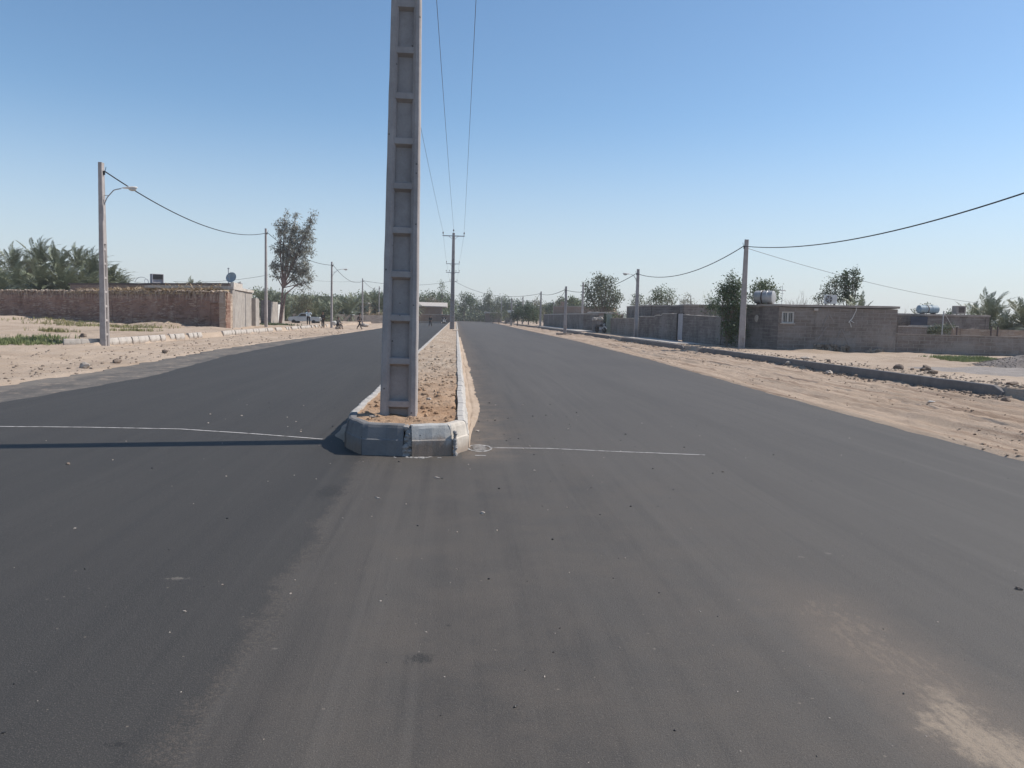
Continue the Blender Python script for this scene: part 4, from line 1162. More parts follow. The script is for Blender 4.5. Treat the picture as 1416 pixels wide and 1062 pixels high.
q = pt(1302, 463, 44); bm = bmesh.new(); tube(bm, [(0, 0, 0), (.03, 0, pz(1303, 430, 44))], .03, 6); tube(bm, [(.03, 0, pz(1303, 431, 44)), (.9, .2, 1.6)], .012, 5)
tag(build('mast', bm, 'galv', loc=(q.x, 44, 0)), 'slim pipe mast with a stay before the far right house', 'mast')

# ------------------------------------------------------------------ left side: mud house and walls
A = (-17.3, 59.5); B = (-44.2, 78.2)
def mtop(u): return 3.08+.06*NZ(u*.8, 2)+.05*NZ(u*3.5, 7)
mh = thing('mud_wall', 'long brown mud brick wall with an eroded dripping top', 'wall', (A[0], A[1], 0))
bm = bmesh.new(); wall_bm(bm, B, A, 0, lambda u: mtop(u), .45, du=.16, dv=.11, rough=.05, origin=A)
# vertical rain gullies and small brick ledges
dM = Vector((A[0]-B[0], A[1]-B[1], 0)); LM = dM.length; dM.normalize(); nM = Vector((dM.y, -dM.x, 0))
rn = random.Random(21); gull = [(rn.uniform(0, LM), rn.uniform(.5, 2.6), rn.uniform(.10, .2)) for _ in range(20)]
for v in bm.verts:
    w = v.co+Vector((A[0]-B[0], A[1]-B[1], 0)); u = w.dot(dM); dd = w.dot(nM)
    if dd < -.3: continue
    off = 0
    for gu, gl, gw in gull:
        if abs(u-gu) < gw and v.co.z > 3.1-gl: off -= .14*(1-((u-gu)/gw)**2)*min(1, (v.co.z-3.1+gl)/.4)
    if v.co.z > 2.75: off -= .16*(v.co.z-2.75)/.35*(.6+.6*NZ(u*5, 1))
    if v.co.z < .9: off -= .05
    off += .05*(1 if NZ(u*.9, v.co.z*5, 3) > .22 else 0)
    v.co += nM*off
build('masonry', bm, 'mud', mh)
C = (-17.75, 62.9)
bm = bmesh.new(); wall_bm(bm, A, C, 0, lambda u: 3.08-.03*u+.08*NZ(u*3, 2), .45, du=.12, dv=.11, rough=.09, origin=A); build('side_wall', bm, 'mudlit', mh)
bm = bmesh.new(); rn = random.Random(31)   # clumps of crumbling clay along the top edge
for k in range(330):
    u = rn.uniform(.1, LM-.1); q = Vector((B[0]-A[0], B[1]-A[1], 0))+dM*u-nM*rn.uniform(-.04, .3)
    rock_bm(bm, (q.x, q.y, mtop(u)+rn.uniform(-.06, .05)), rn.uniform(.06, .14), k, (1, 1, .8))
    if rn.random() < .6: 
        q2 = q+nM*.1; hh = rn.uniform(.15, .5); tube(bm, [(q2.x+nM.x*.06, q2.y+nM.y*.06, mtop(u)+.02), (q2.x+nM.x*.04, q2.y+nM.y*.04, mtop(u)-hh)], [.06, .015], 5)
build('coping', bm, 'mudlit', mh)
# plastered room at its right
pb = thing('plaster_house', 'pale cement plastered room at the right end of the mud wall', 'house', (C[0], C[1], 0))
D = (-18.95, 73.6)
bm = bmesh.new(); wall_bm(bm, C, D, 0, 3.38, .3, du=.4, dv=.3, rough=.02, origin=C)
wall_bm(bm, D, (-27, 75.5), 0, 3.38, .3, origin=C); wall_bm(bm, (-25.5, 66.2), C, 0, 3.38, .3, origin=C); wall_bm(bm, (-27, 75.5), (-25.5, 66.2), 0, 3.38, .3, origin=C)
build('wall', bm, 'plaster', pb)
bm = bmesh.new(); prism(bm, [(.0, -.1), (.12, -.1), (D[0]-C[0]+.14, D[1]-C[1]), (D[0]-C[0]-8, D[1]-C[1]+2), (-8, 3.2)], 3.385, 3.6)
bmesh.ops.subdivide_edges(bm, edges=list(bm.edges), cuts=8, use_grid_fill=True)
for v in bm.verts: v.co += Vector((.03*NZ(v.co.x*2, v.co.y*2), 0, .05*NZ(v.co.x, v.co.y*.9, 3)))
build('roof', bm, 'palecap', pb)
bm = bmesh.new(); wall_bm(bm, (C[0]-.02, C[1]+.5), (C[0]-.45, C[1]+4.6), 3.605, 3.95, .25, rough=.02, origin=C); build('parapet', bm, 'palecap', pb)
# brick building behind the mud wall
la = pt(97, 388, 79.5); lb = pt(321, 394, 66.4)
bk = house('brick_building', 'low brown brick building showing its flat roof edge above the mud wall', 'building', [(la.x, la.y), (lb.x, lb.y), (lb.x-3, 72.5), (la.x-2, 86)], 0, 3.86, 'brick', 'steeldark', .14, .25, du=1, dv=.4)
# straw and dry fronds heaped between wall and building
def straw_heap(name, label, pts, n, mat='straw', Lr=(.3, 1.1), w=.03, lift=.0):
    rn = random.Random(len(label)); vs = []; fs = []
    for k in range(n):
        x, y, z = pts(rn); a = rn.uniform(0, 2*PI); l = rn.uniform(*Lr); el = rn.gauss(0, .22)
        d = Vector((math.cos(a)*math.cos(el), math.sin(a)*math.cos(el), math.sin(el)))*l
        s = d.cross(Vector((0, 0, 1))).normalized()*w*rn.uniform(.5, 1.4)
        up = Vector((0, 0, w*.8)); i = len(vs); p = Vector((x, y, z)); m = p+d*.5+Vector((0, 0, l*.06)); e = p+d
        vs += [p-s, p+s, m+s, m-s, e]; fs += [(i, i+1, i+2, i+3), (i+3, i+2, i+4)]
    o = pydata(name, [tuple(v) for v in vs], fs, mat); return o
def heap_pts(rn):
    u = rn.uniform(0, 1); t = rn.random(); v = rn.random()
    # from near mud top to building front, right two thirds of the wall
    uu = .40+.50*u
    p = Vector((B[0]+(A[0]-B[0])*uu, B[1]+(A[1]-B[1])*uu, 0))-nM*(.05+2.6*v)
    base = 3.06+(.1+.3*ss(.4, .75, uu))*v
    return p.x, p.y, base+.08*rn.random()*(.6+NZ(uu*9, 1))+.28*rn.random()**2*max(0, NZ(uu*14, 5))*(uu > .55)
sb = bmesh.new()
q0 = Vector((B[0]+(A[0]-B[0])*.34, B[1]+(A[1]-B[1])*.34, 0)); q1 = Vector((A[0], A[1], 0))-dM*2.4
va = [sb.verts.new(q0-nM*.0+Vector((0, 0, 3.0))), sb.verts.new(q1+Vector((0, 0, 3.0))), sb.verts.new(q1-nM*2.6+Vector((0, 0, 3.38))), sb.verts.new(q0-nM*2.6+Vector((0, 0, 3.1)))]
vb = [sb.verts.new(v.co-Vector((0, 0, .12))) for v in va]
sb.faces.new(va); sb.faces.new(list(reversed(vb)))
for k in range(4): sb.faces.new((va[k], vb[k], vb[(k+1) % 4], va[(k+1) % 4]))
th = thing('thatch_roof', 'dry straw and palm frond thatch lying behind the top of the mud wall', 'thatch', (0, 0, 0))
build('roof_bed', sb, 'straw', th); o = straw_heap('straw', 'thatch', heap_pts, 6500, w=.022); o.parent = th
# rooftop things: air cooler, hoop, dish, mast
q = pt(217, 391, 74.2); ck = thing('air_cooler', 'boxy evaporative cooler with a black opening on the brick building roof', 'cooler', (q.x, q.y, 4.0), R(35))
bm = bmesh.new()
for s in (-1, 1): box(bm, (s*.46, 0, .45), (.07, .8, .9))
box(bm, (0, 0, .87), (.85, .8, .06)); box(bm, (0, .05, .22), (.85, .7, .44)); box(bm, (0, .36, .64), (.85, .08, .4)); build('casing', bm, 'greypaint', ck)
bm = bmesh.new(); box(bm, (0, -.06, .65), (.84, .72, .40)); build('opening', bm, 'black', ck)
q = pt(199, 391, 75); bm = bmesh.new()
tube(bm, [(.62*math.cos(a)-.2, 0, .62*math.sin(a)) for a in [PI*i/14 for i in range(15)]], .022, 5); tube(bm, [(.2*math.cos(a)+.2, .1, .24+.2*math.sin(a)) for a in [2*PI*i/14 for i in range(15)]], .02, 5)
tag(build('bent_pipe', bm, 'galv', loc=(q.x, q.y, 4.0)), 'bent grey pipe hoop left of the rooftop cooler', 'pipe')
q = pt(320.5, 393, 67.3); ds = thing('satellite_dish', 'grey satellite dish on the roof corner above the plaster room', 'satellite dish', (q.x, q.y, 3.96))
bm = bmesh.new(); prof = []
Mds = Matrix.Translation((0, 0, .5)) @ Matrix.Rotation(R(-12), 4, 'Z') @ Matrix.Rotation(R(70), 4, 'X')
rings = [(.02, .0), (.16, .012), (.3, .045), (.42, .09), (.46, .11), (.46, .125), (.42, .105), (.3, .06), (.16, .028), (.02, .016)]
lathe(bm, rings, Mds, 26); build('reflector', bm, 'dish', ds, smooth=True)
bm = bmesh.new(); tube(bm, [Mds @ Vector((0, -.44, .1)), Mds @ Vector((0, -.1, .55))], .015, 5); tube(bm, [Mds @ Vector((0, -.1, .52)), Mds @ Vector((0, -.06, .62))], .04, 8); build('feed_arm', bm, 'galv', ds)
bm = bmesh.new(); tube(bm, [(0, .08, 0), (0, .08, .5)], .03, 6); box(bm, (0, .08, .015), (.3, .3, .03)); build('mount', bm, 'galv', ds)
q = pt(316, 393, 67.6); bm = bmesh.new(); tube(bm, [(0, 0, 0), (0, 0, pz(316, 371, 67.6)-3.96)], .04, 7); lathe(bm, [(.07, 0), (.09, .04), (.05, .08)], Matrix.Translation((0, 0, pz(316, 371, 67.6)-4.0)), 8)
tag(build('antenna_mast', bm, 'galv', loc=(q.x, q.y, 3.95)), 'short antenna mast beside the satellite dish', 'mast')
q = pt(332, 394, 67.6); t2 = thing('roof_drum', 'small grey drum on the roof right of the satellite dish', 'drum', (q.x, q.y, 3.6), 0)
bm = bmesh.new(); lathe(bm, [(.2, 0), (.21, .02), (.2, .2), (.215, .22), (.2, .24), (.2, .44), (.21, .46), (.17, .5)], None, 16); build('body', bm, 'tankmetal', t2); bm = bmesh.new(); lathe(bm, [(.05, .5), (.05, .56)], None, 8); build('lid', bm, 'black', t2)
# grey stub wall far left
q0 = (-58, 84); 
wall('yard_wall', 'low grey wall at the left edge behind the end of the mud wall', 'wall', (-62, 82), (-44.4, 80.5), 0, 2.5, 'block', .3, du=.8)
# pieces of wall and gate between plaster room and eucalyptus
g0 = at(351, 451.3, .3); g1 = (g0.x-.35, g0.y+3.4)
wall('yard_wall', 'pale rounded cement wall right of the plaster room', 'wall', (g0.x+.02, g0.y+.6), g1, 0, lambda u: 2.9-.25*max(0, u-2.0)**2, 'plaster', .4, du=.3)
g2 = pt(374.5, 449, 84); 
gw = thing('gate_wall', 'pale gate wall with a white door leaf behind the eucalyptus trunks', 'gate wall', (g2.x, g2.y, 0))
dd = pt(393.5, 448, 89)
bm = bmesh.new(); wall_bm(bm, (g2.x-.9, g2.y-.4), (g2.x, g2.y), 0, 2.9, .35, origin=(g2.x, g2.y)); build('pillar', bm, 'blockdark', gw)
def lerp2(t): return (g2.x+(dd.x-g2.x)*t, g2.y+(dd.y-g2.y)*t)
for (t0, t1) in ((0.02, .5), (.72, 1.0)):
    bm = bmesh.new(); wall_bm(bm, lerp2(t0), lerp2(t1), 0, 2.75-.1*t0, .3, origin=(g2.x, g2.y), seed=t0); build('wall', bm, 'plaster', gw)
bm = bmesh.new(); a_ = lerp2(.52); b_ = lerp2(.7); wall_bm(bm, a_, b_, .3, 2.5, .06, origin=(g2.x, g2.y), rough=0, du=2, dv=2); build('door', bm, 'whitepaint', gw)
# dark wall behind the parked pickup
dw0 = pt(405, 446, 130); dw1 = pt(556, 446, 142)
wall('yard_wall', 'long dark yard wall behind the parked pickup and the standing men', 'wall', (dw0.x, dw0.y), (dw1.x, dw1.y), 0, lambda u: pz(425, 434, 131)+.12*NZ(u*.2, 2)+.05*NZ(u, 3)+.004*u, 'blockdark', .35, du=1, dv=.5, rough=.05)
def thp(rn):
    u = rn.choice([rn.uniform(.06, .36), rn.uniform(.2, .36), rn.uniform(.68, .99)]); p = dw0.lerp(dw1, u); return p.x-.1-rn.random()*1.2, p.y+.2+rn.random(), pz(425, 434, 131)+.04+rn.random()*.45*abs(math.sin(u*21))
o = straw_heap('straw_pile', 'sp2', thp, 1500, w=.035); tag(o, 'dry straw heaped on top of the long dark yard wall', 'straw')
# tan building
ta = pt(478, 440, 178); tb = pt(513, 440, 172); tc = pt(560, 440, 178); ttop = pz(510, 418.5, 174)
tn = house('tan_house', 'tan brick house with a pale flat roof behind the dark yard wall', 'house', [(ta.x, ta.y+4), (tb.x-.5, tb.y), (tc.x, tc.y), (tc.x, tc.y+12), (ta.x, ta.y+14)], 0, ttop-.25, 'tan', 'palecap', .25, .5, du=1.5, dv=.8)
q = pt(506, 430, 172.6); bm = bmesh.new(); box(bm, (q.x-ta.x, q.y-ta.y-4-.12, q.z), (1.0, .1, 1.3)); wn = build('window', bm, 'black', tn)
bm = bmesh.new(); box(bm, (q.x-ta.x+.62, q.y-ta.y-4-.14, q.z), (.16, .12, 1.5)); build('frame', bm, 'palecap', wn)
q = pt(481, 431.5, 150); cv = thing('parked_car', 'roof of a white car showing above the dark yard wall', 'car', (q.x, q.y, 0), R(80))
bm = bmesh.new(); hz = pz(481, 430.5, 150)
box(bm, (0, 0, hz-.95), (4.2, 1.65, .75), bev=.14); cbv = box(bm, (-.1, 0, hz-.3), (2.3, 1.5, .62), bev=.16); build('body', bm, 'carpaint', cv)
bm = bmesh.new(); box(bm, (-.1, 0, hz-.36), (2.0, 1.53, .3), bev=.04); build('window', bm, 'glass', cv)
for sx in (-1.3, 1.3):
    for sy in (-.78, .78):
        bm = bmesh.new(); lathe(bm, [(.1, -.09), (.28, -.09), (.31, -.05), (.31, .05), (.28, .09), (.1, .09)], Matrix.Translation((sx, sy, hz-1.35)) @ Matrix.Rotation(PI/2, 4, 'X'), 14); build('wheel', bm, 'rubber', cv)
# canopy building
ca1 = pt(560, 440, 196); ca2 = pt(616.5, 440, 190); ctp = pz(596, 423, 192)
cn = thing('canopy_building', 'brown walled building with a broad pale flat canopy by the road end', 'building', (ca1.x, ca1.y, 0))
bm = bmesh.new()
wall_bm(bm, (ca1.x, ca1.y), (ca2.x-1.0, ca2.y), 0, ctp-.25, .3, du=1.5, dv=.8, origin=(ca1.x, ca1.y)); wall_bm(bm, (ca2.x-1.0, ca2.y), (ca2.x-1, ca2.y+9), 0, ctp-.25, .3, du=1.5, dv=.8, origin=(ca1.x, ca1.y)); build('wall', bm, 'brick', cn)
bm = bmesh.new(); prism(bm, [(-1, -1.4), (ca2.x-ca1.x+.2, ca2.y-ca1.y-1.4), (ca2.x-ca1.x+.2, 9), (-1, 9)], ctp-.24, 0, top=lambda x, y: ctp-.1+max(0, y+3)*.1); build('canopy', bm, 'palecap', cn)
ea = pt(561, 440, 186); eb = pt(624, 440, 181)
wall('yard_wall', 'brown yard wall before the canopy building, behind the walking figure', 'wall', (ea.x, ea.y), (eb.x, eb.y), 0, pz(595, 435, 184), 'brick', .3, du=1.5, dv=.7, cap=('palecap', .1))
ev = pt(609, 434, 185.5); cc = dup(cv, (ev.x, ev.y, -.35), R(70), None, 'white car roof showing behind the brown yard wall near the road end')
bm = bmesh.new(); ka = pt(560, 446, 179); kb = pt(611, 446, 176); d_ = kb-ka
box(bm, (d_.x/2, d_.y/2, .14), (d_.length, .5, .34), rz=math.atan2(d_.y, d_.x), bev=.03); struct(build('kerb', bm, 'kerbpale', loc=(ka.x, ka.y, 0)))['label'] = 'pale kerb across the end of the left carriageway'
# pale building far right of road end
fa = pt(672, 440, 238); fb = pt(694, 440, 236)
house('flat_house', 'small pale roofed building beyond the roadside trees at the road end', 'building', [(fa.x, fa.y), (fb.x, fb.y), (fb.x, 246), (fa.x, 246)], 0, pz(682, 431.5, 237)-.4, 'brick', 'palecap', .45, .7, du=2, dv=1)
fa = pt(700, 440, 205); fb = pt(712, 440, 204); q = house('flat_house', 'tiny building with a white roof box beyond the roadside trees', 'building', [(fa.x, fa.y), (fb.x, fb.y), (fb.x, 212), (fa.x, 212)], 0, pz(704, 433, 205)-.2, 'blockdark', 'steeldark', .2, .4, du=2, dv=1)
bm = bmesh.new(); box(bm, (1.2, 1.0, pz(704, 429.5, 205)-.25), (1.7, 1, .7), bev=.05); build('roof_tank', bm, 'whitepaint', q)

# ------------------------------------------------------------------ left kerb row
LB = []
bls = [((-16.2, 33.2), (-15.72, 33.62)), ((-15.71, 33.63), (-15.27, 34.1)), ((-15.26, 34.11), (-15.0, 34.9))]
names = ['brownish end kerb block of the left row, beside the grass', 'kerb block under the nearest left lamp pole', 'corner kerb block where the left row turns along the road']
for (a, b), n_ in zip(bls, names):
    kerb_obj(a, b, n_, mat='kerbpale', h=.36, w=.16, chip=.006, prof=[(0, 0), (0, .2), (-.03, .33), (-.05, .36), (-.16, .36), (-.16, 0)])
y = 34.96; i = 0
rn = random.Random(9)
while y < 92:
    if 46.4 < y < 51.0: y += .7; continue
    if rn.random() > (.06 if y < 62 else .3):
        t_ = rn.gauss(0, .025)
        kerb_obj((LX+t_, y), (LX+rn.gauss(0, .02)+t_, y+.66), 'pale precast kerb block in the gappy row along the left verge, nearer part' if y < 46.5 else 'pale precast kerb block in the farther row along the left verge, past the earth gap',
             'near kerb row along the left verge' if y < 46.5 else 'far kerb row along the left verge', mat='kerbpale', h=.37+rn.gauss(0, .012), w=.18, seed=y, chip=.006,
             prof=[(0, 0), (0, .2), (-.05, .34), (-.07, .37), (-.18, .37), (-.18, 0)])
    y += .70; i += 1

# ------------------------------------------------------------------ vegetation
def leaf_cloud(centres, per, spread, lw, ll, rn, droop=.3, wind=(0, 0, 0), flat=False):
    vs = []; fs = []
    for c in centres:
        for k in range(per):
            p = Vector((c[0]+rn.gauss(0, spread), c[1]+rn.gauss(0, spread), c[2]+rn.gauss(0, spread*.85)))
            d = Vector((rn.gauss(0, 1), rn.gauss(0, 1), rn.gauss(0, 1)-droop*2)); d += Vector(wind); d.normalize()
            s = d.cross(Vector((rn.gauss(0, 1), rn.gauss(0, 1), rn.gauss(0, 1))))
            if s.length < .01: continue
            s.normalize(); l = ll*rn.uniform(.6, 1.3); w = lw*rn.uniform(.6, 1.3)/2; i = len(vs)
            vs += [tuple(p), tuple(p+d*l*.45+s*w), tuple(p+d*l), tuple(p+d*l*.45-s*w)]; fs.append((i, i+1, i+2, i+3))
    return vs, fs
def make_tree(name, label, cat, loc, blobs, seed, leaf, n_cl, per, spread=.35, lw=.12, ll=.22, trunk_r=.15, trunks=1, bark='bark', droop=.3, wind=(0, 0, 0), lean=(0, 0), twigs=True, group=None, fork=.35, shell=.55):
    """blobs: (dx,dy,z,rx,ry,rz) ellipsoids the crown fills, relative to the base"""
    rn = random.Random(seed)
    t = thing(name, label, cat, loc, 0, group)
    tot = sum(b[3]*b[4]*b[5] for b in blobs)**1.0
    cents = []; bm = bmesh.new()
    zlow = min(b[2]-b[5] for b in blobs)
    forkz = max(.3, zlow*fork+.2)
    bases = [Vector((rn.uniform(-.12, .12)*(trunks > 1)*2.5, rn.uniform(-.1, .1)*(trunks > 1), -.2)) for _ in range(trunks)]
    forks = []
    for b in bases:
        f = Vector((b.x+lean[0]*.3+rn.uniform(-.1, .1), b.y+rn.uniform(-.1, .1), forkz*rn.uniform(.8, 1.2)))
        tube(bm, [b, b.lerp(f, .5)+Vector((rn.uniform(-.05, .05), 0, 0)), f], [trunk_r*1.15, trunk_r, trunk_r*.85], 8); forks.append(f)
    for bi, bl in enumerate(blobs):
        c = Vector(bl[:3]); rx, ry, rz = bl[3:6]
        n = max(3, int(n_cl*(rx*ry*rz)**.75/sum((q[3]*q[4]*q[5])**.75 for q in blobs)))
        f = min(forks, key=lambda q: (q-c).length)
        mid = f.lerp(c, .55)+Vector((rn.uniform(-.15, .15), rn.uniform(-.15, .15), rn.uniform(-.05, .25)))
        tube(bm, [f, mid, c], [trunk_r*.6, trunk_r*.38, trunk_r*.16], 6)
        for k in range(n):
            u = Vector((rn.gauss(0, 1), rn.gauss(0, 1), rn.gauss(0, 1))).normalized()
            r = rn.random()**(1/3) if rn.random() > shell else rn.uniform(.75, 1.05)
            p = Vector((c.x+u.x*rx*r, c.y+u.y*ry*r, c.z+u.z*rz*r))
            if p.z < .15: p.z = .15
            cents.append(p)
            if twigs and k % 3 == 0:
                q = mid.lerp(c, rn.random()); tube(bm, [q, q.lerp(p, .6)+Vector((0, 0, .08)), p], [trunk_r*.16, trunk_r*.1, trunk_r*.04], 4, caps=False)
    build('trunk', bm, bark, t)
    vs, fs = leaf_cloud(cents, per, spread, lw, ll, rn, droop, wind)
    o = pydata('crown', vs, fs, leaf, t)
    return t
def blobs_px(base, H, spec):
    """spec rows: fraction of the crown silhouette: (dx m, z m, rx, rz)"""
    return [(dx, rn_.uniform(-.4, .4)*rx, z, rx, rx*.85, rz) for dx, z, rx, rz in spec]
rn_ = random.Random(17)

# grey eucalyptus on the left
eb_ = at(383, 449.5, .3); eY = 84.0; eb_ = pt(385, 449, eY)
S = eY/F/math.cos(.1)*1.0
def EX(px, py, Y, ref): q = pt(px, py, Y); return (q.x-ref.x, q.z)
def crown_from_px(rows, Y, ref, s=1.0):
    out = []
    for px, py, rx, rz in rows:
        dx, z = EX(px, py, Y, ref); m = Y*1.0/F*1.0
        out.append((dx, rn_.uniform(-.5, .5)*rx*m, z, rx*m*s, rx*m*.85*s, rz*m*s))
    return out
ref = Vector((eb_.x, eY, 0))
rows = [(394, 300, 3.5, 6), (393, 312, 5, 7), (408, 302, 3.5, 7), (408, 315, 5, 7), (434, 298, 3.5, 7), (430, 308, 4.5, 7), (425, 318, 6, 8), (389, 320, 9, 12), (405, 328, 12, 13), (421, 330, 11, 11), (385, 345, 9, 10), (402, 350, 14, 14), (420, 350, 11, 10), (382, 368, 8, 10), (397, 368, 11, 12), (415, 370, 11, 12), (424, 378, 7, 11), (409, 386, 8, 12), (425, 393, 5, 9), (380, 382, 5, 6), (415, 396, 4, 8)]
make_tree('eucalyptus_tree', 'tall leaning grey eucalyptus with several reddish trunks and wind blown crown', 'tree', (eb_.x, eY, .2), crown_from_px(rows, eY, ref), 5, 'euca', 520, 15, .19, .085, .34, .12, 3, 'barkpale', .35, (.5, 0, 0), (1.6, 0), fork=.85, shell=.3)

# trees on the right
def ptree(name, label, pxb, Y, rows, seed, leaf, n_cl, per, zb=.25, **kw):
    q = pt(pxb, 440, Y); ref = Vector((q.x, Y, zb))
    bl = []
    for px, py, rx, rz in rows:
        w = pt(px, py, Y); m = Y/F
        bl.append((w.x-q.x, rn_.uniform(-.5, .5)*rx*m, max(w.z-zb, .3), rx*m, rx*m*.85, rz*m))
    return make_tree(name, label, kw.pop('cat', 'tree'), (q.x, Y, zb), bl, seed, leaf, n_cl, per, **kw)
ptree('roadside_tree', 'dark green bushy tree beside the tall pole and the corner house', 1009, 43.6, [(1012, 388, 6, 9), (1004, 398, 10, 8), (1018, 398, 9, 10), (1001, 406, 9, 8), (1013, 415, 13, 12), (1020, 430, 9, 12), (1004, 428, 9, 12), (1012, 450, 11, 12), (1020, 455, 7, 10), (1004, 455, 6, 12), (1012, 470, 6, 6)], 3, 'leafdark', 330, 17, spread=.17, lw=.055, ll=.19, trunk_r=.07, trunks=2, droop=.25, wind=(.5, 0, .1), fork=.5)
ptree('palm_sapling', 'small dark bush top left of the bushy green tree, behind the wall', 986, 52, [(986, 419, 8, 6), (990, 425, 6, 6)], 41, 'leafdark', 30, 16, spread=.25, lw=.05, ll=.35, trunk_r=.05, droop=-.1, cat='bush')
ptree('leafy_tree', 'green tree crown behind the silver water tank', 1056, 62, [(1042, 405, 7, 9), (1052, 398, 8, 9), (1060, 396, 6, 7), (1068, 406, 8, 10), (1057, 410, 12, 8)], 6, 'leafmid', 150, 14, spread=.24, lw=.1, ll=.2, trunk_r=.12)
ptree('leafy_tree', 'dark clumpy tree behind the rooftop air conditioner', 1177, 66, [(1170, 378, 6, 7), (1180, 376, 5, 7), (1168, 390, 8, 8), (1182, 392, 7, 9), (1173, 402, 8, 9), (1186, 384, 3, 4), (1178, 412, 9, 7), (1165, 412, 5, 6)], 8, 'leafdark', 150, 15, spread=.18, lw=.12, ll=.18, trunk_r=.12, shell=.6)
ptree('leafy_tree', 'brownish sparse tree left of the dark clumpy tree', 1152, 66, [(1153, 386, 5, 6), (1147, 396, 5, 6), (1158, 394, 5, 7), (1142, 404, 6, 6), (1154, 408, 8, 7), (1133, 412, 6, 5)], 9, 'leafgrey', 90, 12, spread=.2, lw=.1, ll=.18, trunk_r=.09, bark='twig')
ptree('leafy_tree', 'large pale green tree with several tops behind the stone topped wall', 833, 118, [(827, 388, 9, 9), (838, 386, 6, 8), (846, 392, 5, 9), (812, 395, 5, 8), (831, 402, 14, 11), (848, 408, 9, 10), (814, 408, 7, 9), (828, 418, 12, 10), (845, 420, 10, 9), (812, 420, 5, 9), (856, 412, 4, 9)], 10, 'leafgrey', 300, 15, spread=.33, lw=.16, ll=.3, trunk_r=.25, trunks=2, droop=.5)
ptree('leafy_tree', 'rounded sparse tree above the flat roofed house left of the door', 917, 92, [(915, 405, 9, 9), (926, 408, 7, 8), (904, 410, 5, 8), (912, 416, 13, 6), (930, 417, 6, 5), (897, 418, 5, 4)], 12, 'leafmid', 140, 12, spread=.28, lw=.1, ll=.24, trunk_r=.1)
ptree('leafy_tree', 'small brownish crown rising just behind the right lamp pole', 881, 90, [(878, 412, 4, 5), (884, 413, 4, 6), (880, 420, 7, 4), (890, 420, 4, 3)], 13, 'leafgrey', 50, 12, spread=.22, lw=.1, ll=.2, trunk_r=.07)
ptree('leafy_tree', 'wispy pale shrub top above the ragged roof edge', 950, 85, [(951, 411, 3, 6), (947, 417, 6, 4), (957, 418, 4, 3)], 14, 'leafolive', 40, 10, spread=.2, lw=.06, ll=.2, trunk_r=.05, bark='twig')
ptree('green_bush', 'bright green bush between the low walls and the dark flat roofed house', 846, 80, [(842, 440, 6, 6), (851, 438, 5, 8), (848, 446, 8, 6)], 15, 'leafmid', 70, 14, spread=.2, lw=.08, ll=.18, trunk_r=.06, cat='bush')
ptree('green_bush', 'dusty bush inside the far right compound, beside the porch', 1305, 48.5, [(1300, 456, 9, 6), (1314, 455, 7, 6), (1292, 458, 7, 4)], 16, 'leafgrey', 70, 12, spread=.15, lw=.05, ll=.17, trunk_r=.04, cat='bush')
ptree('green_bush', 'small grey bush in front of the porch post at the far right', 1283, 48.6, [(1278, 459, 6, 4), (1286, 458, 5, 4)], 18, 'leafgrey', 30, 12, spread=.12, lw=.05, ll=.15, trunk_r=.03, cat='bush')
ptree('green_bush', 'dark bushes peeking over the far right house roof, left of the blue tank', 1279, 80, [(1272, 428, 4, 5), (1281, 426, 5, 6), (1264, 431, 3, 3)], 19, 'leafgrey', 40, 12, spread=.2, lw=.1, ll=.2, trunk_r=.06, cat='bush')
ptree('green_bush', 'tiny bush top behind the far right roof, between tank and cooler', 1315, 80, [(1315, 432, 4, 3), (1310, 434, 3, 2)], 20, 'leafdark', 20, 10, spread=.2, lw=.1, ll=.2, trunk_r=.05, cat='bush')
# two small roadside trees and the olive one
ptree('roadside_tree', 'small round dark tree with a clear stem on the far right verge', 715.5, 158, [(714, 435, 8, 6), (719, 432, 6, 5), (710, 438, 5, 4)], 21, 'leafdark', 110, 14, spread=.3, lw=.16, ll=.26, trunk_r=.11, zb=.2, fork=.95)
ptree('roadside_tree', 'taller dark tree beside the small round one on the far right verge', 731.5, 156, [(731, 423, 7, 6), (726, 431, 8, 8), (736, 432, 8, 9), (731, 438, 10, 6), (740, 441, 5, 4)], 22, 'leafdark', 190, 14, spread=.33, lw=.16, ll=.28, trunk_r=.13, zb=.2, fork=.9)
ptree('leafy_tree', 'olive yellow tree just left of the low dark building', 742, 175, [(742, 421, 6, 7), (739, 430, 6, 8), (746, 432, 6, 9), (743, 440, 7, 5)], 23, 'leafolive', 140, 13, spread=.38, lw=.18, ll=.3, trunk_r=.16)
for k, (px, w_, lab) in enumerate(((699, 5, 'thin young tree left of the farthest slim pole'), (690, 5, 'thin young tree in front of the pale roofed building'), (681.5, 4, 'thin young tree at the left of the pale roofed building'))):
    ptree('roadside_tree', lab, px, 190, [(px, 437, w_, 5), (px+1, 433, w_*.7, 4)], 25+k, 'leafgrey', 36, 11, spread=.35, lw=.16, ll=.26, trunk_r=.08, zb=.15, fork=.9)
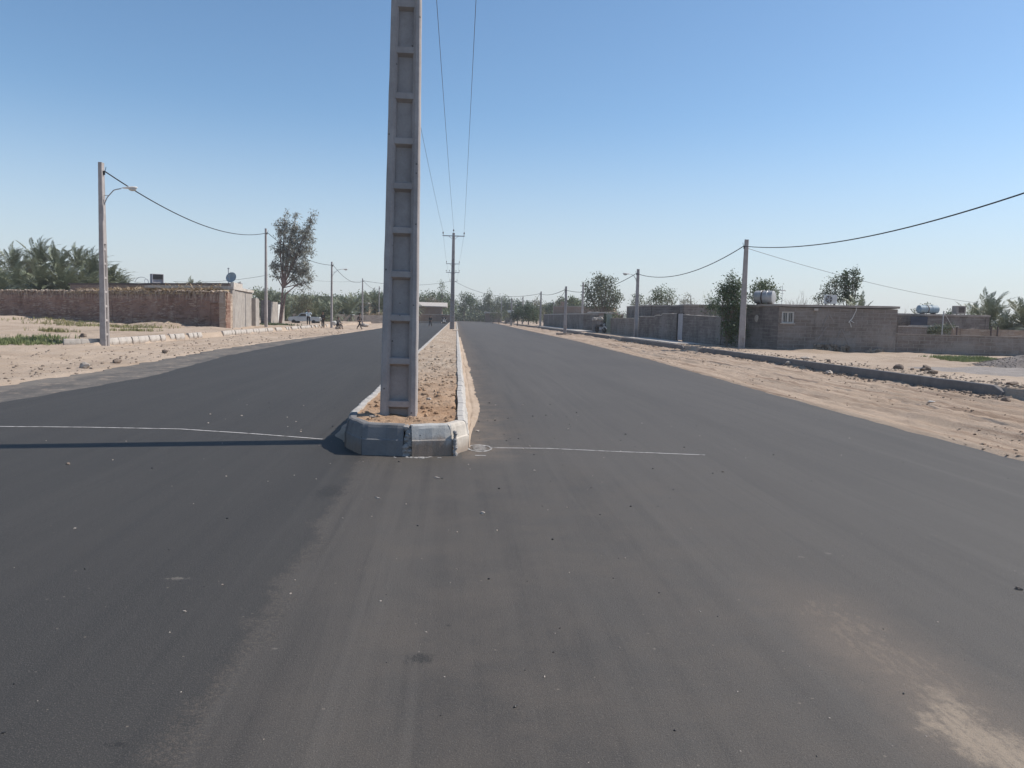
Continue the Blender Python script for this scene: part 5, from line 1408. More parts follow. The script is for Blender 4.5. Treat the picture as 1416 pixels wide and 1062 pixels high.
# background tree row at the road end
rows_bg = [(575, 427, 12, 19, 'leafdark', 240), (585, 424, 14, 18, 'leafmid', 232), (596, 420, 13, 18, 'leafgrey', 236), (606, 421, 12, 18, 'leafmid', 245), (622, 424, 10, 16, 'leafmid', 235),
           (641, 421, 11, 18, 'leafdark', 262), (651, 424, 9, 17, 'leafmid', 275), (661, 428, 10, 15, 'leafgrey', 285), (670, 424, 9, 17, 'leafgrey', 275), (678, 420, 8, 20, 'leafgrey', 268), (687, 424, 9, 16, 'leafgrey', 285),
           (697, 425, 8, 15, 'leafmid', 290), (706, 426, 9, 14, 'leafdark', 280), (716, 426, 8, 14, 'leafdark', 285), (727, 428, 9, 13, 'leafgrey', 295), (752, 431, 8, 10, 'leafgrey', 250), (762, 430, 8, 10, 'leafdark', 235), (776, 424, 6, 14, 'leafgrey', 200), (790, 424, 7, 12, 'leafmid', 190), (800, 425, 5, 10, 'leafgrey', 205)]
bglab = ['dark tree at the left of the row behind the canopy building', 'mid green tree behind the canopy, right of the dark one', 'greyish tree above the middle of the canopy', 'mid green tree left of the tall pointed tree', 'mid green tree behind the second island pole',
         'dark tree just right of the second island pole', 'mid green tree in the gap right of the island poles', 'low grey tree at the vanishing end of the right carriageway', 'grey tree left of the tallest one beyond the road end', 'tallest grey tree of the row beyond the right carriageway', 'grey tree right of the tallest one beyond the road end',
         'mid green tree beyond the farthest slim pole', 'dark round tree beyond the distant pole', 'dark round tree behind the taller of the twin poles', 'low grey tree filling the gap behind the two small roadside trees', 'low grey tree far behind the low dark building', 'dark hedge like tree far behind the low dark building', 'sparse grey tree behind the brick house chimney', 'mid green tree between two poles behind the brick house', 'small grey tree left of the large pale green tree']
for k, (px, py, rx, rz, lf, Y) in enumerate(rows_bg):
    r2 = random.Random(100+k); rows = []
    for j in range(6):
        a = r2.uniform(0, 2*PI); rows.append((px+math.cos(a)*rx*.5, py+math.sin(a)*rz*.45-1, rx*r2.uniform(.45, .65), rz*r2.uniform(.4, .6)))
    rows.append((px+r2.uniform(-2, 2), py-rz*.55, rx*.4, rz*.4))
    ptree('leafy_tree', bglab[k], px, Y, rows, 200+k, lf, 110, 11, spread=.55, lw=.3, ll=.5, trunk_r=.25, twigs=False, zb=0, group='trees beyond the road end')
ptree('conifer_tree', 'tall pointed tree rising above the others left of the second island pole', 611, 226, [(611, 391, 2.2, 5), (611.5, 399, 4, 5), (612, 408, 7, 7), (611, 418, 10, 9), (612, 430, 12, 9)], 300, 'leafmid', 150, 12, spread=.45, lw=.24, ll=.42, trunk_r=.25, twigs=False, zb=0)
ptree('dry_bush', 'bare brownish bush above the right end of the canopy', 597, 205, [(597, 418, 8, 5), (603, 420, 6, 4), (590, 421, 6, 3)], 301, 'brownleaf', 70, 10, spread=.4, lw=.05, ll=.7, trunk_r=.08, droop=-.4, cat='bush')
ptree('dry_bush', 'dry yellowish bush between the palms above the parked pickup', 419, 118, [(418, 418, 9, 8), (426, 414, 7, 8), (412, 428, 8, 7), (424, 428, 9, 8)], 302, 'leafolive', 110, 12, spread=.4, lw=.09, ll=.4, trunk_r=.1, droop=-.2, cat='bush')

def wood_mass(label, pxs, Y, leaf, n, per, seed, lw=.35, ll=.6, spread=.7, depth=12):
    rn = random.Random(seed); cents = []
    for k in range(n):
        px = rn.uniform(pxs[0][0], pxs[-1][0]); Yk = Y+rn.uniform(-depth, depth)*.5
        zt_ = pt(px, interp(pxs, px), Yk).z*(1+.12*NZ(px*.22, seed)); q = pt(px, 440, Yk); cents.append((q.x, Yk, .2+max(.3, zt_)*rn.random()**.8))
    vs, fs = leaf_cloud(cents, per, spread, lw, ll, rn, .2); o = pydata('far_wood', vs, fs, leaf); return tag(o, label, 'wood', kind='stuff')
wood_mass('distant wood of low trees beyond the end of the right carriageway', [(560, 426), (620, 424), (660, 428), (700, 424), (745, 427), (800, 429)], 300, 'leafmid', 1500, 11, 1)
wood_mass('undergrowth and low trees under the tree row at the road end', [(618, 437), (650, 434), (672, 436), (700, 436)], 268, 'leafgrey', 500, 11, 2)
wood_mass('distant green mass behind the far palm grove', [(350, 402), (390, 408), (430, 412), (480, 412), (515, 408), (560, 412)], 215, 'leafmid', 1500, 11, 3)
wood_mass('distant trees far behind the houses on the right', [(800, 430), (900, 434), (1000, 436), (1250, 446), (1420, 452)], 330, 'leafgrey', 1500, 10, 4, .45, .8, .9, 20)
# bare branching shrubs behind the block house
def bare_shrub(label, loc, H, n, seed, spread=.3):
    rn = random.Random(seed); bm = bmesh.new()
    def grow(p, d, l, r, lev):
        q = p+d*l; m = p.lerp(q, .5)+Vector((rn.uniform(-.04, .04), rn.uniform(-.04, .04), 0))*l
        tube(bm, [p, m, q], [r, r*.8, r*.6], 4, caps=False)
        if lev < 4:
            for k in range(rn.choice((2, 2, 3))):
                dd = (d+Vector((rn.gauss(0, spread), rn.gauss(0, spread), rn.uniform(.0, .2)))).normalized(); grow(q if k == 0 else p.lerp(q, rn.uniform(.5, 1)), dd, l*rn.uniform(.55, .85), r*.62, lev+1)
    for k in range(n):
        d = Vector((rn.gauss(0, .25), rn.gauss(0, .25), 1)).normalized(); grow(Vector((rn.uniform(-.3, .3), rn.uniform(-.3, .3), -.1)), d, H*.33*rn.uniform(.8, 1.1), .035, 0)
    return tag(build('bare_shrub', bm, 'twig', loc=loc), label, 'shrub')
for px, pyt, Y, n, lab in ((1100, 402, 60, 5, 'bare pale shrub just right of the roof antenna'), (1112, 392, 61, 5, 'tallest bare shrub behind the middle of the block house'), (1126, 400, 60, 5, 'bare shrub left of the brownish sparse tree'), (1090, 405, 59, 4, 'bare shrub nearest the silver tank'), (1240, 412, 56, 3, 'few bare twigs over the right end of the block house roof'), (888, 400, 88, 3, 'thin bare twigs above the right lamp pole wall'), (945, 408, 84, 3, 'thin bare twig crown above the ragged roof edge'), (778, 405, 150, 4, 'bare branched tree behind the pole with a footing'), (1292, 424, 70, 3, 'bare twigs beside the pale blue tank')):
    q = pt(px, 440, Y); bare_shrub(lab, (q.x, Y, .2), pz(px, pyt, Y)*.95, n, int(px))
q = pt(1081, 418, 46); bm = bmesh.new(); tube(bm, [(0, 0, 0), (0, 0, pz(1081, 395, 46)-2.75)], .014, 5); tube(bm, [(-.2, 0, 1.0), (.2, 0, 1.0)], .03, 5); tube(bm, [(-.12, 0, .8), (.12, 0, .8)], .012, 4)
tag(build('roof_antenna', bm, 'galv', loc=(q.x, 46, 2.75)), 'thin roof antenna right of the silver water tank', 'antenna')
q = pt(970, 420, 63); bm = bmesh.new(); tube(bm, [(0, 0, 0), (0, 0, pz(970, 409, 66)-pz(970, 422, 66)+.5)], .03, 5)
tag(build('roof_antenna', bm, 'steeldark', loc=(q.x, 66, pz(970, 422, 66)-.5)), 'dark antenna stub above the ragged roof edge', 'antenna')

# palms
def frond(vs, fs, o, az, el0, L, rn, n=22, lf=.5, bend=1.3, wind=(0, 0, 0), lw=.05):
    d = Vector((math.cos(az)*math.cos(el0), math.sin(az)*math.cos(el0), math.sin(el0))); p = Vector(o)
    pts = [p.copy()]; dirs = [d.copy()]; st = L/n
    for i in range(n):
        d = (d+Vector((0, 0, -bend/n*(.35+1.1*i/n)))+Vector(wind)*(1.0/n)*(.3+i/n)).normalized(); p = p+d*st; pts.append(p.copy()); dirs.append(d.copy())
    for i in range(n):                  # rachis
        d = dirs[i]; s = d.cross(Vector((0, 0, 1)));
        if s.length < .05: s = Vector((1, 0, 0))
        s.normalize(); w0 = .035*(1-i/n)+.006; w1 = .035*(1-(i+1)/n)+.006; k = len(vs)
        vs += [tuple(pts[i]-s*w0), tuple(pts[i]+s*w0), tuple(pts[i+1]+s*w1), tuple(pts[i+1]-s*w1)]; fs.append((k, k+1, k+2, k+3))
        if i < 2: continue
        up = s.cross(d).normalized()
        t = i/n; l = lf*(math.sin(PI*min(1, .18+.86*t))**.7)*rn.uniform(.85, 1.15)
        for sg in (-1, 1):
            for h in (0, .5):
                b = pts[i].lerp(pts[i+1], h)
                dd = (s*sg*.75+d*.75+up*.28+Vector((rn.gauss(0, .12), rn.gauss(0, .12), rn.gauss(0, .12)-.18))+Vector(wind)*.25).normalized()
                e = b+dd*l; wd_ = d*lw*.5; k = len(vs); m = b.lerp(e, .45)
                vs += [tuple(b), tuple(m+wd_), tuple(e), tuple(m-wd_)]; fs.append((k, k+1, k+2, k+3))
def make_palm(label, loc, H, seed, nf=30, L=3.2, n=18, wind=(0, 0, 0), group=None, name='date_palm', dry=5, tr=.2, lw=.06):
    rn = random.Random(seed); t = thing(name, label, 'palm tree', loc, 0, group)
    bm = bmesh.new(); k = 14; prof = []
    for i in range(k*2+1):
        z = H*i/(k*2); prof.append((tr*(1.15-.25*i/(k*2))*(1.12 if i % 2 else .92), z-.1))
    lathe(bm, prof, None, 9); build('trunk', bm, 'bark', t)
    vs = []; fs = []
    for i in range(nf):
        f = i/nf; az = i*2.39996+rn.uniform(-.3, .3); el = R(82-100*f+rn.uniform(-8, 8)); frond(vs, fs, (0, 0, H-.1+.25*(1-f)), az, el, L*rn.uniform(.8, 1.1)*(1-.12*abs(f-.4)), rn, n, .52, 1.25+.5*f, wind, lw)
    pydata('crown', vs, fs, 'palm', t)
    vs = []; fs = []
    for i in range(dry):
        frond(vs, fs, (0, 0, H-.35), rn.uniform(0, 2*PI), R(rn.uniform(-55, -25)), L*.7, rn, 12, .35, 1.2, (0, 0, 0), lw)
    pydata('dry_fronds', vs, fs, 'palmdry', t)
    return t
WND = (1.1, 0, .1)
pal = [(20, 340, 104, 'palm at the left frame edge of the grove behind the mud wall'), (-12, 345, 100, 'palm cut by the left frame edge, behind the low grey wall'), (55, 330, 100, 'tallest palm of the left grove, its fronds blown to the right'), (42, 352, 112, 'palm between the edge palm and the tallest one in the left grove'), (80, 340, 96, 'wind blown palm right of the tallest one in the left grove'), (108, 338, 104, 'palm with upright top fronds in the middle of the left grove'),
       (128, 345, 96, 'palm directly left of the nearest lamp pole'), (152, 362, 98, 'palm at the right end of the left grove, behind the lamp pole'), (5, 372, 92, 'low palm in front at the left frame edge'), (38, 375, 90, 'low front palm under the tallest one of the left grove'), (72, 380, 88, 'low front palm above the left part of the mud wall'), (100, 372, 90, 'low front palm above the brick building left end'), (168, 377, 101, 'lowest palm at the right end of the left grove'),
       (120, 368, 91, 'front palm just left of the lamp pole in the left grove'), (140, 378, 94, 'low front palm behind the lamp pole, right of centre in the left grove'), (55, 360, 86, 'front palm in the left third of the left grove'), (88, 362, 86, 'front palm in the middle of the left grove'), (-5, 385, 88, 'lowest front palm at the left frame edge'), (22, 362, 97, 'middle row palm near the left frame edge')]
pv = [make_palm('proto', (0, 0, 0), 1.0, 50+k, 52, 3.5, 18, WND, tr=.2, lw=.11) for k in range(4)]
def set_palm(src, px, pyt, Y, label, sc, group, rz=None, rn=random.Random(77)):
    q = pt(px, pyt, Y); top = q.z
    return q, top
used = set()
def place_palm(k, px, pyt, Y, label, group, sc=1.0, wind_keep=True, zg=.2):
    src = pv[k % len(pv)]
    q = pt(px, pyt, Y); crown_h = 2.9*sc           # frond tips above the trunk head
    head = max(.6, q.z-crown_h-zg)
    rz = random.Random(k*7+int(px)).uniform(-.5, .5) if wind_keep else random.Random(k*5+int(px)).uniform(0, 6.28)
    if id(src) not in used:
        used.add(id(src)); r = src; r.location = (q.x, Y, zg); r.rotation_euler = (0, 0, rz); r['label'] = label
    else: r = dup(src, (q.x, Y, zg), rz, None, label)
    r['group'] = group
    for c in r.children:
        if c.name.startswith('trunk'): c.scale = (sc, sc, head*1.0)
        else: c.scale = (sc, sc, sc); c.location = (0, 0, head-1.0*sc)
    return r
for k, (px, pyt, Y, lab) in enumerate(pal): place_palm(k, px, pyt, Y, lab, 'palms of the left grove', 1.12)
rn = random.Random(99)
xs_ = [362, 372, 384, 393, 402, 411, 421, 430, 438, 446, 454, 462, 470, 478, 487, 495, 503, 511, 519, 527, 535, 545, 556, 567]
tops = [(355, 398), (385, 402), (400, 404), (420, 405), (440, 407), (470, 409), (485, 408), (500, 403), (512, 400), (530, 402), (560, 404), (580, 406)]
for k, px in enumerate(xs_):
    pyt = interp(tops, px)+rn.uniform(-2, 4)
    place_palm(k+40, px, pyt, rn.uniform(150, 195), 'date palm in the far grove above the dark yard wall', 'palms of the far grove', 1.2, False, 0)
for k, px in enumerate([370, 381, 395, 409, 425, 436, 447, 458, 470, 482]):
    place_palm(k+80, px, 418+rn.uniform(-3, 4), rn.uniform(122, 140), 'low date palm standing in front of the far grove', 'low palms before the far grove', 1.0, False, 0)
place_palm(1, 267, 385, 112, 'lone palm top peeking over the brick building roof', 'single palms', 1.0, False)
place_palm(2, 1372, 404, 66, 'large palm with blown fronds behind the far right house', 'palms of the far right compound', .95)
place_palm(0, 1350, 417, 72, 'smaller palm left of the large one behind the far right house', 'palms of the far right compound', .8)
place_palm(1, 1420, 408, 62, 'palm cut by the right frame edge', 'palms of the far right compound', .95)
place_palm(2, 1392, 432, 64, 'low palm right of the large one behind the far right house', 'palms of the far right compound', .9)
place_palm(0, 1186, 409, 62, 'palm whose two fronds curl over the block house roof', 'palms behind the block house', .8, False)
for s in pv: pass

# grass and weeds
def grass_patch(name, label, pts, n, mat, h=(.12, .35), kind='stuff', w=.012):
    rn = random.Random(len(label)); vs = []; fs = []
    for k in range(n):
        x, y = pts(rn); z = gz(x, y)-.01; hh = rn.uniform(*h)
        for b in range(4):
            a = rn.uniform(0, 2*PI); dx, dy = math.cos(a), math.sin(a); bx = x+rn.gauss(0, .04); by = y+rn.gauss(0, .04); l = hh*rn.uniform(.7, 1.1); o = rn.uniform(.1, .5)*l; i = len(vs)
            vs += [(bx-dy*w, by+dx*w, z), (bx+dy*w, by-dx*w, z), (bx+dx*o*.5+dy*w*.7, by+dy*o*.5-dx*w*.7, z+l*.6), (bx+dx*o*.5-dy*w*.7, by+dy*o*.5+dx*w*.7, z+l*.6), (bx+dx*o, by+dy*o, z+l)]
            fs += [(i, i+1, i+2, i+3), (i+3, i+2, i+4)]
    o = pydata(name, vs, fs, mat); return tag(o, label, 'grass', kind=kind)
cA, cB = at(20, 483, .12), at(96, 475, .15)
def gl(rn):
    while True:
        t = rn.random(); p = Vector((-22.5, 31.0, 0)).lerp(Vector((-17.3, 33.6, 0)), t)
        q = (p.x+rn.gauss(0, .5), p.y+rn.gauss(0, .75))
        if NZ(q[0]*.8, q[1]*.8, 4) > -.35: return q
grass_patch('grass', 'bright green grass growing left of the end kerb block', gl, 3600, 'grass', (.10, .26), w=.014)
gr_ = at(1343, 499, .3)
def gr2(rn): return (gr_.x+rn.uniform(-.5, 1.5)+rn.gauss(0, .2), gr_.y+rn.gauss(.8, .7))
grass_patch('grass', 'green grass between the low cement wall and the gravel heap', gr2, 2400, 'grass', (.06, .17), w=.012)
def gwd(rn):
    cx, cy, r = rn.choice([(-33, 66, 1.6), (-24, 57.5, 1.6), (-22.4, 56, .9), (-19.5, 48, .7), (-27, 58, 1.1), (-30, 61.5, 1.2), (-22, 44, .5)]); return cx+rn.gauss(0, r), cy+rn.gauss(0, r*.6)
grass_patch('weeds', 'sparse dry weeds in front of the mud wall', gwd, 900, 'weed', (.1, .3), w=.016)
eg = pt(392, 449, 81)
def ge(rn): return eg.x-.8+rn.gauss(0, .9), 81+rn.gauss(0, .5)
grass_patch('weeds', 'low green weeds at the foot of the eucalyptus', ge, 320, 'leafmid', (.1, .3), w=.025)

# ------------------------------------------------------------------ heaps, stones, clods
gc = at(1440, 513, .3)
def heap(name, label, cx, cy, rx, ry, h, mat, seed):
    vs = []; fs = []; nr, na = 26, 64
    for i in range(nr+1):
        t = i/nr
        for k in range(na):
            a = k*2*PI/na; ex = 1+.12*NZ(math.cos(a)*1.5+seed, math.sin(a)*1.5)
            x = cx+rx*t*ex*math.cos(a); y = cy+ry*t*ex*math.sin(a)
            z = h*(max(0, 1-t**1.5))*(1+.12*NZ(x*.9+seed, y*.9))+.05*FB(x, y, seed, 2.2, 4)*(1-t)
            vs.append((x, y, gz(x, y)-.03+z if t > .95 else .28+z))
    for i in range(nr):
        for k in range(na): fs.append((i*na+k, i*na+(k+1) % na, (i+1)*na+(k+1) % na, (i+1)*na+k))
    o = pydata(name, vs, fs, mat, smooth=True); return tag(o, label, 'heap')
HPX, HPY, HRX, HRY = 22.7, 27.2, 3.3, 2.5; HPH = pt(1416, 487.5, 27.2).z-.24
heap('gravel_heap', 'grey gravel heap on the right verge before the low cement wall', HPX, HPY, HRX, HRY, HPH, 'gravel', 3)
def flat_patch(name, label, cx, cy, rx, ry, mat, seed, z=.012):
    vs = []; fs = []; nr, na = 10, 60
    for i in range(nr+1):
        t = i/nr
        for k in range(na):
            a = k*2*PI/na; ex = 1+.25*NZ(math.cos(a)*1.5+seed, math.sin(a)*1.5); x = cx+rx*t*ex*math.cos(a); y = cy+ry*t*ex*math.sin(a)
            vs.append((x, y, gz(x, y)+z*(1.6-2.6*t**3)))
    for i in range(nr):
        for k in range(na): fs.append((i*na+k, i*na+(k+1) % na, (i+1)*na+(k+1) % na, (i+1)*na+k))
    o = pydata(name, vs, fs, mat, smooth=True); return tag(o, label, 'gravel', kind='stuff')
flat_patch('gravel', 'thin grey gravel spread behind the right kerb', 18.3, 24.3, 3.4, 3.2, 'gravelpale', 6, .03)
rn = random.Random(44); rk = Rocks()
for i in range(1500):
    a = rn.uniform(0, 2*PI); t = rn.random()**.5; x = HPX+HRX*1.03*t*math.cos(a); y = HPY+HRY*1.03*t*math.sin(a); rk.add((x, y, .28+HPH*max(0, 1-t**1.5)), rn.uniform(.012, .03), i, small=True)
tag(rk.build('gravel', 'gravel'), 'loose stones over the gravel heap', 'gravel', kind='stuff')
# rubble along the foot of the right kerb and on the pavement
rk = Rocks(); rk2 = Rocks()
for i in range(1000):
    y = 17.5+rn.random()**1.6*45; x = KX-.02-abs(rn.gauss(0, .35)); r = abs(rn.gauss(0, .018))+.01
    if NZ(y*.8, 4) < -.25: continue
    rk.add((x, y, gz(x, y)+r*.15), min(r, .085), i)
for i in range(900):
    y = 17.5+rn.random()**1.4*45; x = KX+.2+abs(rn.gauss(0, .8)); r = abs(rn.gauss(0, .018))+.01
    rk2.add((x, y, max(gz(x, y), .28)+r*.15), min(r, .06), i+2000)
tag(rk.build('rubble', 'rock'), 'crumbled earth and stones along the foot of the right kerb', 'rubble', kind='stuff')
tag(rk2.build('rubble', 'rockmix'), 'small stones scattered on top of the right pavement', 'rubble', kind='stuff')
rk = Rocks()
for i in range(2400):
    y = 9.5+rn.random()**1.5*45; x = interp(R_EDGE, y)+.1+rn.random()*5.2; r = abs(rn.gauss(0, .014))+.007
    if NZ(x*1.2, y*.25, 6) < .05: continue
    rk.add((x, y, gz(x, y)+r*.1), r, i+5000, small=r < .03)
tag(rk.build('soil_clods', 'ground'), 'earth clods churned up in the right dirt verge', 'clods', kind='stuff')
rk = Rocks()
for i in range(1500):
    y = 14+rn.random()**1.4*60; x = edgeL(y)-.1-abs(rn.gauss(0, 3.0)); r = abs(rn.gauss(0, .02))+.01
    rk.add((x, y, gz(x, y)+r*.15), r, i+9000, small=r < .03)
tag(rk.build('soil_clods', 'rockmix'), 'small clods and stones on the left verge', 'clods', kind='stuff')
def rock(px, py, z, r, label, mat='rock', sq=(1, 1, .7), seed=0):
    q = at(px, py, z); k_ = Rocks(); r *= .85; k_.add((0, 0, r*.3), r, seed+int(px), sq)
    tag(k_.build('rock', mat, loc=(q.x, q.y, max(z, gz(q.x, q.y)) if abs(q.x) > 11 else z)), label, 'rock')
rock(1243, 511, .28, .17, 'dark boulder sitting alone on the right pavement behind the kerb')
rock(1280, 514, .28, .20, 'left and larger of two clods beside the gravel spread behind the right kerb')
rock(1289, 518, .28, .15, 'right and smaller of two clods beside the gravel spread behind the right kerb')
rock(1146, 501, .28, .12, 'small dark stone on the right pavement before the rubble footing')
rock(1115, 497, .28, .22, 'flat grey slab lying on the right pavement before the block house', 'rockpale', (1.6, .9, .3))
rock(1400, 533, .28, .13, 'dark clod at the end of the right kerb', 'rock', (1.6, .8, .4))
rock(1390, 556, .0, .13, 'dark lump in the dirt under the kerb end')
rock(1340, 546, .0, .13, 'jagged dark stone at the foot of the right kerb')
rock(1090, 507, .0, .14, 'pale broken lump at the foot of the kerb before the block house', 'rockpale')
rock(1146, 517, .0, .17, 'wide pale lump of concrete at the foot of the right kerb', 'rockpale', (1.5, 1, .5))
rock(115, 468, .25, .17, 'dark round stone behind the end kerb block on the left', 'rock', (1, 1, .95))
rock(162, 501, .05, .13, 'dark stone on the left verge near the old asphalt')
rock(118, 508, .05, .16, 'greyish stone on the left verge at the old asphalt edge', 'rockpale')
rock(228, 487, .05, .12, 'dark small stone on the left verge below the kerb row')
rock(593, 553, .35, .045, 'white stone on the island soil right of the big pole', 'rockpale', (1.2, .9, .8))
rock(517, 577, .36, .045, 'flat pale chip at the left foot of the big pole', 'rockpale', (1.5, 1, .35))
rock(660, 597, .0, .035, 'small white pebble beside the island kerb', 'rockpale', (1.2, 1, .7))
rock(667.5, 710, .0, .022, 'white pebble on the asphalt in front of the island', 'rockpale', (1.3, .9, .7))
rock(522, 689, .0, .017, 'small white chip on the asphalt front of the island', 'rockpale', (1.6, .7, .5))
rock(604, 661, .0, .022, 'flat grey pebble just in front of the island', 'rockpale', (1.5, .8, .4))
rock(1408, 815, .0, .022, 'dark pebble on the asphalt at the right frame edge')
rock(94, 642, .0, .025, 'dark and white pebble on the left carriageway')
rock(630, 457.5, .37, .3, 'pale stone slab sticking out of the island near the second pole', 'rockpale', (1.8, .5, .25))
rock(1288, 556, .03, .06, 'white scrap on the right dirt verge', 'whitepaint', (1.6, 1, .25))
rock(505, 451, .1, .5, 'low pale mound before the dark yard wall', 'rockpale', (2.2, 1, .5))
# tiny loose grit on the road
for nm, n_, mu, sg, rs, mt_, lab in (('grit', 150, .4, 2.6, (.002, .003, .004, .0055), 'rockpale', 'loose pale grit scattered over the asphalt'), ('asphalt_crumbs', 130, 1.8, 2.4, (.003, .004, .006), 'black', 'dark asphalt crumbs scattered over the road')):
    rk = Rocks()
    for i in range(n_):
        y = 2.5+rn.random()**1.5*13; x = rn.gauss(mu, sg); r = rn.choice(rs)*rn.uniform(.7, 1.2)*(1+.10*y)
        if ML-.1 < x < MR+.1 and y > 9 or abs(x) > 6.5: continue
        rk.add((x, y, r*.3), r, i, (1.2, .9, .6), small=True)
    tag(rk.build(nm, mt_), lab, 'grit', kind='stuff')

# ------------------------------------------------------------------ people
def skin_mesh(name, joints, edges, mat, parent, sub=2, root=0):
    me = bpy.data.meshes.new(name+'_tmp'); me.from_pydata([j[0] for j in joints], edges, []); me.update()
    o = bpy.data.objects.new(name+'_tmp', me); COL.objects.link(o)
    m = o.modifiers.new('s', 'SKIN'); m.use_smooth_shade = True
    for i, j in enumerate(joints):
        r = j[1] if isinstance(j[1], tuple) else (j[1], j[1]); me.skin_vertices[0].data[i].radius = r
        me.skin_vertices[0].data[i].use_root = (i == root)
    s = o.modifiers.new('u', 'SUBSURF'); s.levels = sub; s.render_levels = sub
    dg = bpy.context.evaluated_depsgraph_get(); dg.update()
    nm = bpy.data.meshes.new_from_object(o.evaluated_get(dg)); nm.name = name
    bpy.data.objects.remove(o); bpy.data.meshes.remove(me)
    nm.materials.clear(); nm.materials.append(MT[mat])
    ob = bpy.data.objects.new(name, nm); COL.objects.link(ob); ob.parent = parent
    return ob
def person(label, loc, rz, pose, shirt, trousers, held=None, H=1.72):
    """local frame: facing -Y, x to the figure's left"""
    t = thing('person', label, 'person', loc, rz)
    k = H/1.72
    V = lambda x, y, z: Vector((x*k, y*k, z*k))
    hz = pose.get('hip', .92); ly = pose.get('leany', 0)
    hip = V(0, 0, hz); chest = V(0, ly*.6, hz+.36); neck = V(0, ly, hz+.56); head = V(0, ly-.015, hz+.70); crown = V(0, ly-.0, hz+.78)
    J = [(hip, (.135, .10)), (V(0, ly*.3, hz+.17), (.13, .095)), (chest, (.155, .105)), (neck, .055), (head, (.078, .095)), (crown, (.06, .07))]
    E_ = [(0, 1), (1, 2), (2, 3), (3, 4), (4, 5)]
    arms = {}; legs = {}
    for s in (-1, 1):
        sh, el, wr = [V(*q) for q in pose['arm'][s]]
        i = len(J); hd = (wr-el).normalized()
        J += [(sh, .06), (el, .042), (wr, .03)]; E_ += [(2, i), (i, i+1), (i+1, i+2)]
        palm = wr+hd*.07*k; J.append((palm, (.036, .022))); E_.append((i+2, i+3))
        side = hd.cross(Vector((0, 1, 0))).normalized()
        for f in range(4):
            tip = palm+hd*(.085-.008*abs(f-1.4))*k+side*(f-1.5)*.018*k+Vector((0, -.01, 0)); J.append((tip, .008)); E_.append((i+3, len(J)-1))
        th = palm+hd*.03*k-side*.05*k; J.append((th, .009)); E_.append((i+3, len(J)-1))
        hp, kn, an, to = [V(*q) for q in pose['leg'][s]]
        i = len(J); J += [(hp, .085), (kn, .06), (an, .04), (to, (.04, .03))]; E_ += [(0, i), (i, i+1), (i+1, i+2), (i+2, i+3)]
        arms[s] = (sh, el, wr); legs[s] = (hp, kn, an, to)
    # nose and ears belong to the head
    i = len(J); J += [(head+V(0, -.105, -.01), .012), (head+V(.085, .0, 0), .014), (head+V(-.085, 0, 0), .014)]; E_ += [(4, i), (4, i+1), (4, i+2)]
    skin_mesh('body', J, E_, 'skin', t)
    # shirt
    Js = [(V(0, 0, hz+.0), (.155, .12)), (V(0, ly*.3, hz+.17), (.15, .115)), (chest, (.175, .125)), (neck-V(0, 0, .04), .075)]; Es = [(0, 1), (1, 2), (2, 3)]
    for s in (-1, 1):
        sh, el, wr = arms[s]; i = len(Js); Js += [(sh, .078), (el, .058), (el.lerp(wr, .8), .046)]; Es += [(2, i), (i, i+1), (i+1, i+2)]
    skin_mesh('shirt', Js, Es, shirt, t)
    Jt = [(V(0, 0, hz+.06), (.145, .112))]; Et = []
    for s in (-1, 1):
        hp, kn, an, to = legs[s]; i = len(Jt); Jt += [(hp, .1), (kn, .078), (an+(kn-an)*.1, .062)]; Et += [(0, i), (i, i+1), (i+1, i+2)]
    skin_mesh('trousers', Jt, Et, trousers, t)
    for s in (-1, 1):
        hp, kn, an, to = legs[s]; skin_mesh('shoe', [(an-V(0, -.03, .03), (.05, .045)), (to-V(0, 0, .0), (.045, .032))], [(0, 1)], 'black', t)
    skin_mesh('hair', [(head+V(0, .03, .03), (.088, .09)), (crown+V(0, .01, .005), (.068, .078)), (head+V(0, .06, -.05), (.05, .045))], [(0, 1), (0, 2)], 'hair', t)
    bm = bmesh.new()
    for s in (-1, 1): rr = bmesh.ops.create_uvsphere(bm, u_segments=8, v_segments=6, radius=.012*k); bmesh.ops.translate(bm, vec=head+V(.032*s, -.088, .02), verts=rr['verts'])
    build('eyes', bm, 'black', t)
    bm = bmesh.new(); box(bm, head+V(0, -.088, -.055), (.045, .012, .012), bev=.003); build('mouth', bm, 'skin', t)
    return t
def armp(sx, e, w): return {s: ((s*.19, 0, 1.42), tuple(e[s]), tuple(w[s])) for s in (-1, 1)}
stand = dict(hip=.92, arm={-1: ((-.2, 0, 1.40), (-.25, .03, 1.12), (-.24, -.06, .87)), 1: ((.2, 0, 1.40), (.25, .03, 1.12), (.24, -.06, .87))},
             leg={-1: ((-.1, 0, .88), (-.11, -.01, .48), (-.12, .02, .08), (-.13, -.14, .04)), 1: ((.1, 0, .88), (.12, -.01, .48), (.14, .02, .08), (.16, -.14, .04))})
handsup = dict(stand); handsup['arm'] = {-1: ((-.2, 0, 1.40), (-.30, -.16, 1.22), (-.10, -.32, 1.38)), 1: ((.2, 0, 1.40), (.30, -.14, 1.2), (.12, -.33, 1.36))}
walk = dict(hip=.90, leany=-.03, arm={-1: ((-.2, 0, 1.38), (-.25, .14, 1.13), (-.24, .12, .88)), 1: ((.2, 0, 1.38), (.25, -.10, 1.12), (.22, -.26, .92))},
            leg={-1: ((-.09, 0, .86), (-.10, -.16, .48), (-.10, -.26, .09), (-.11, -.42, .06)), 1: ((.09, 0, .86), (.10, .08, .46), (.10, .34, .13), (.11, .22, .04))})
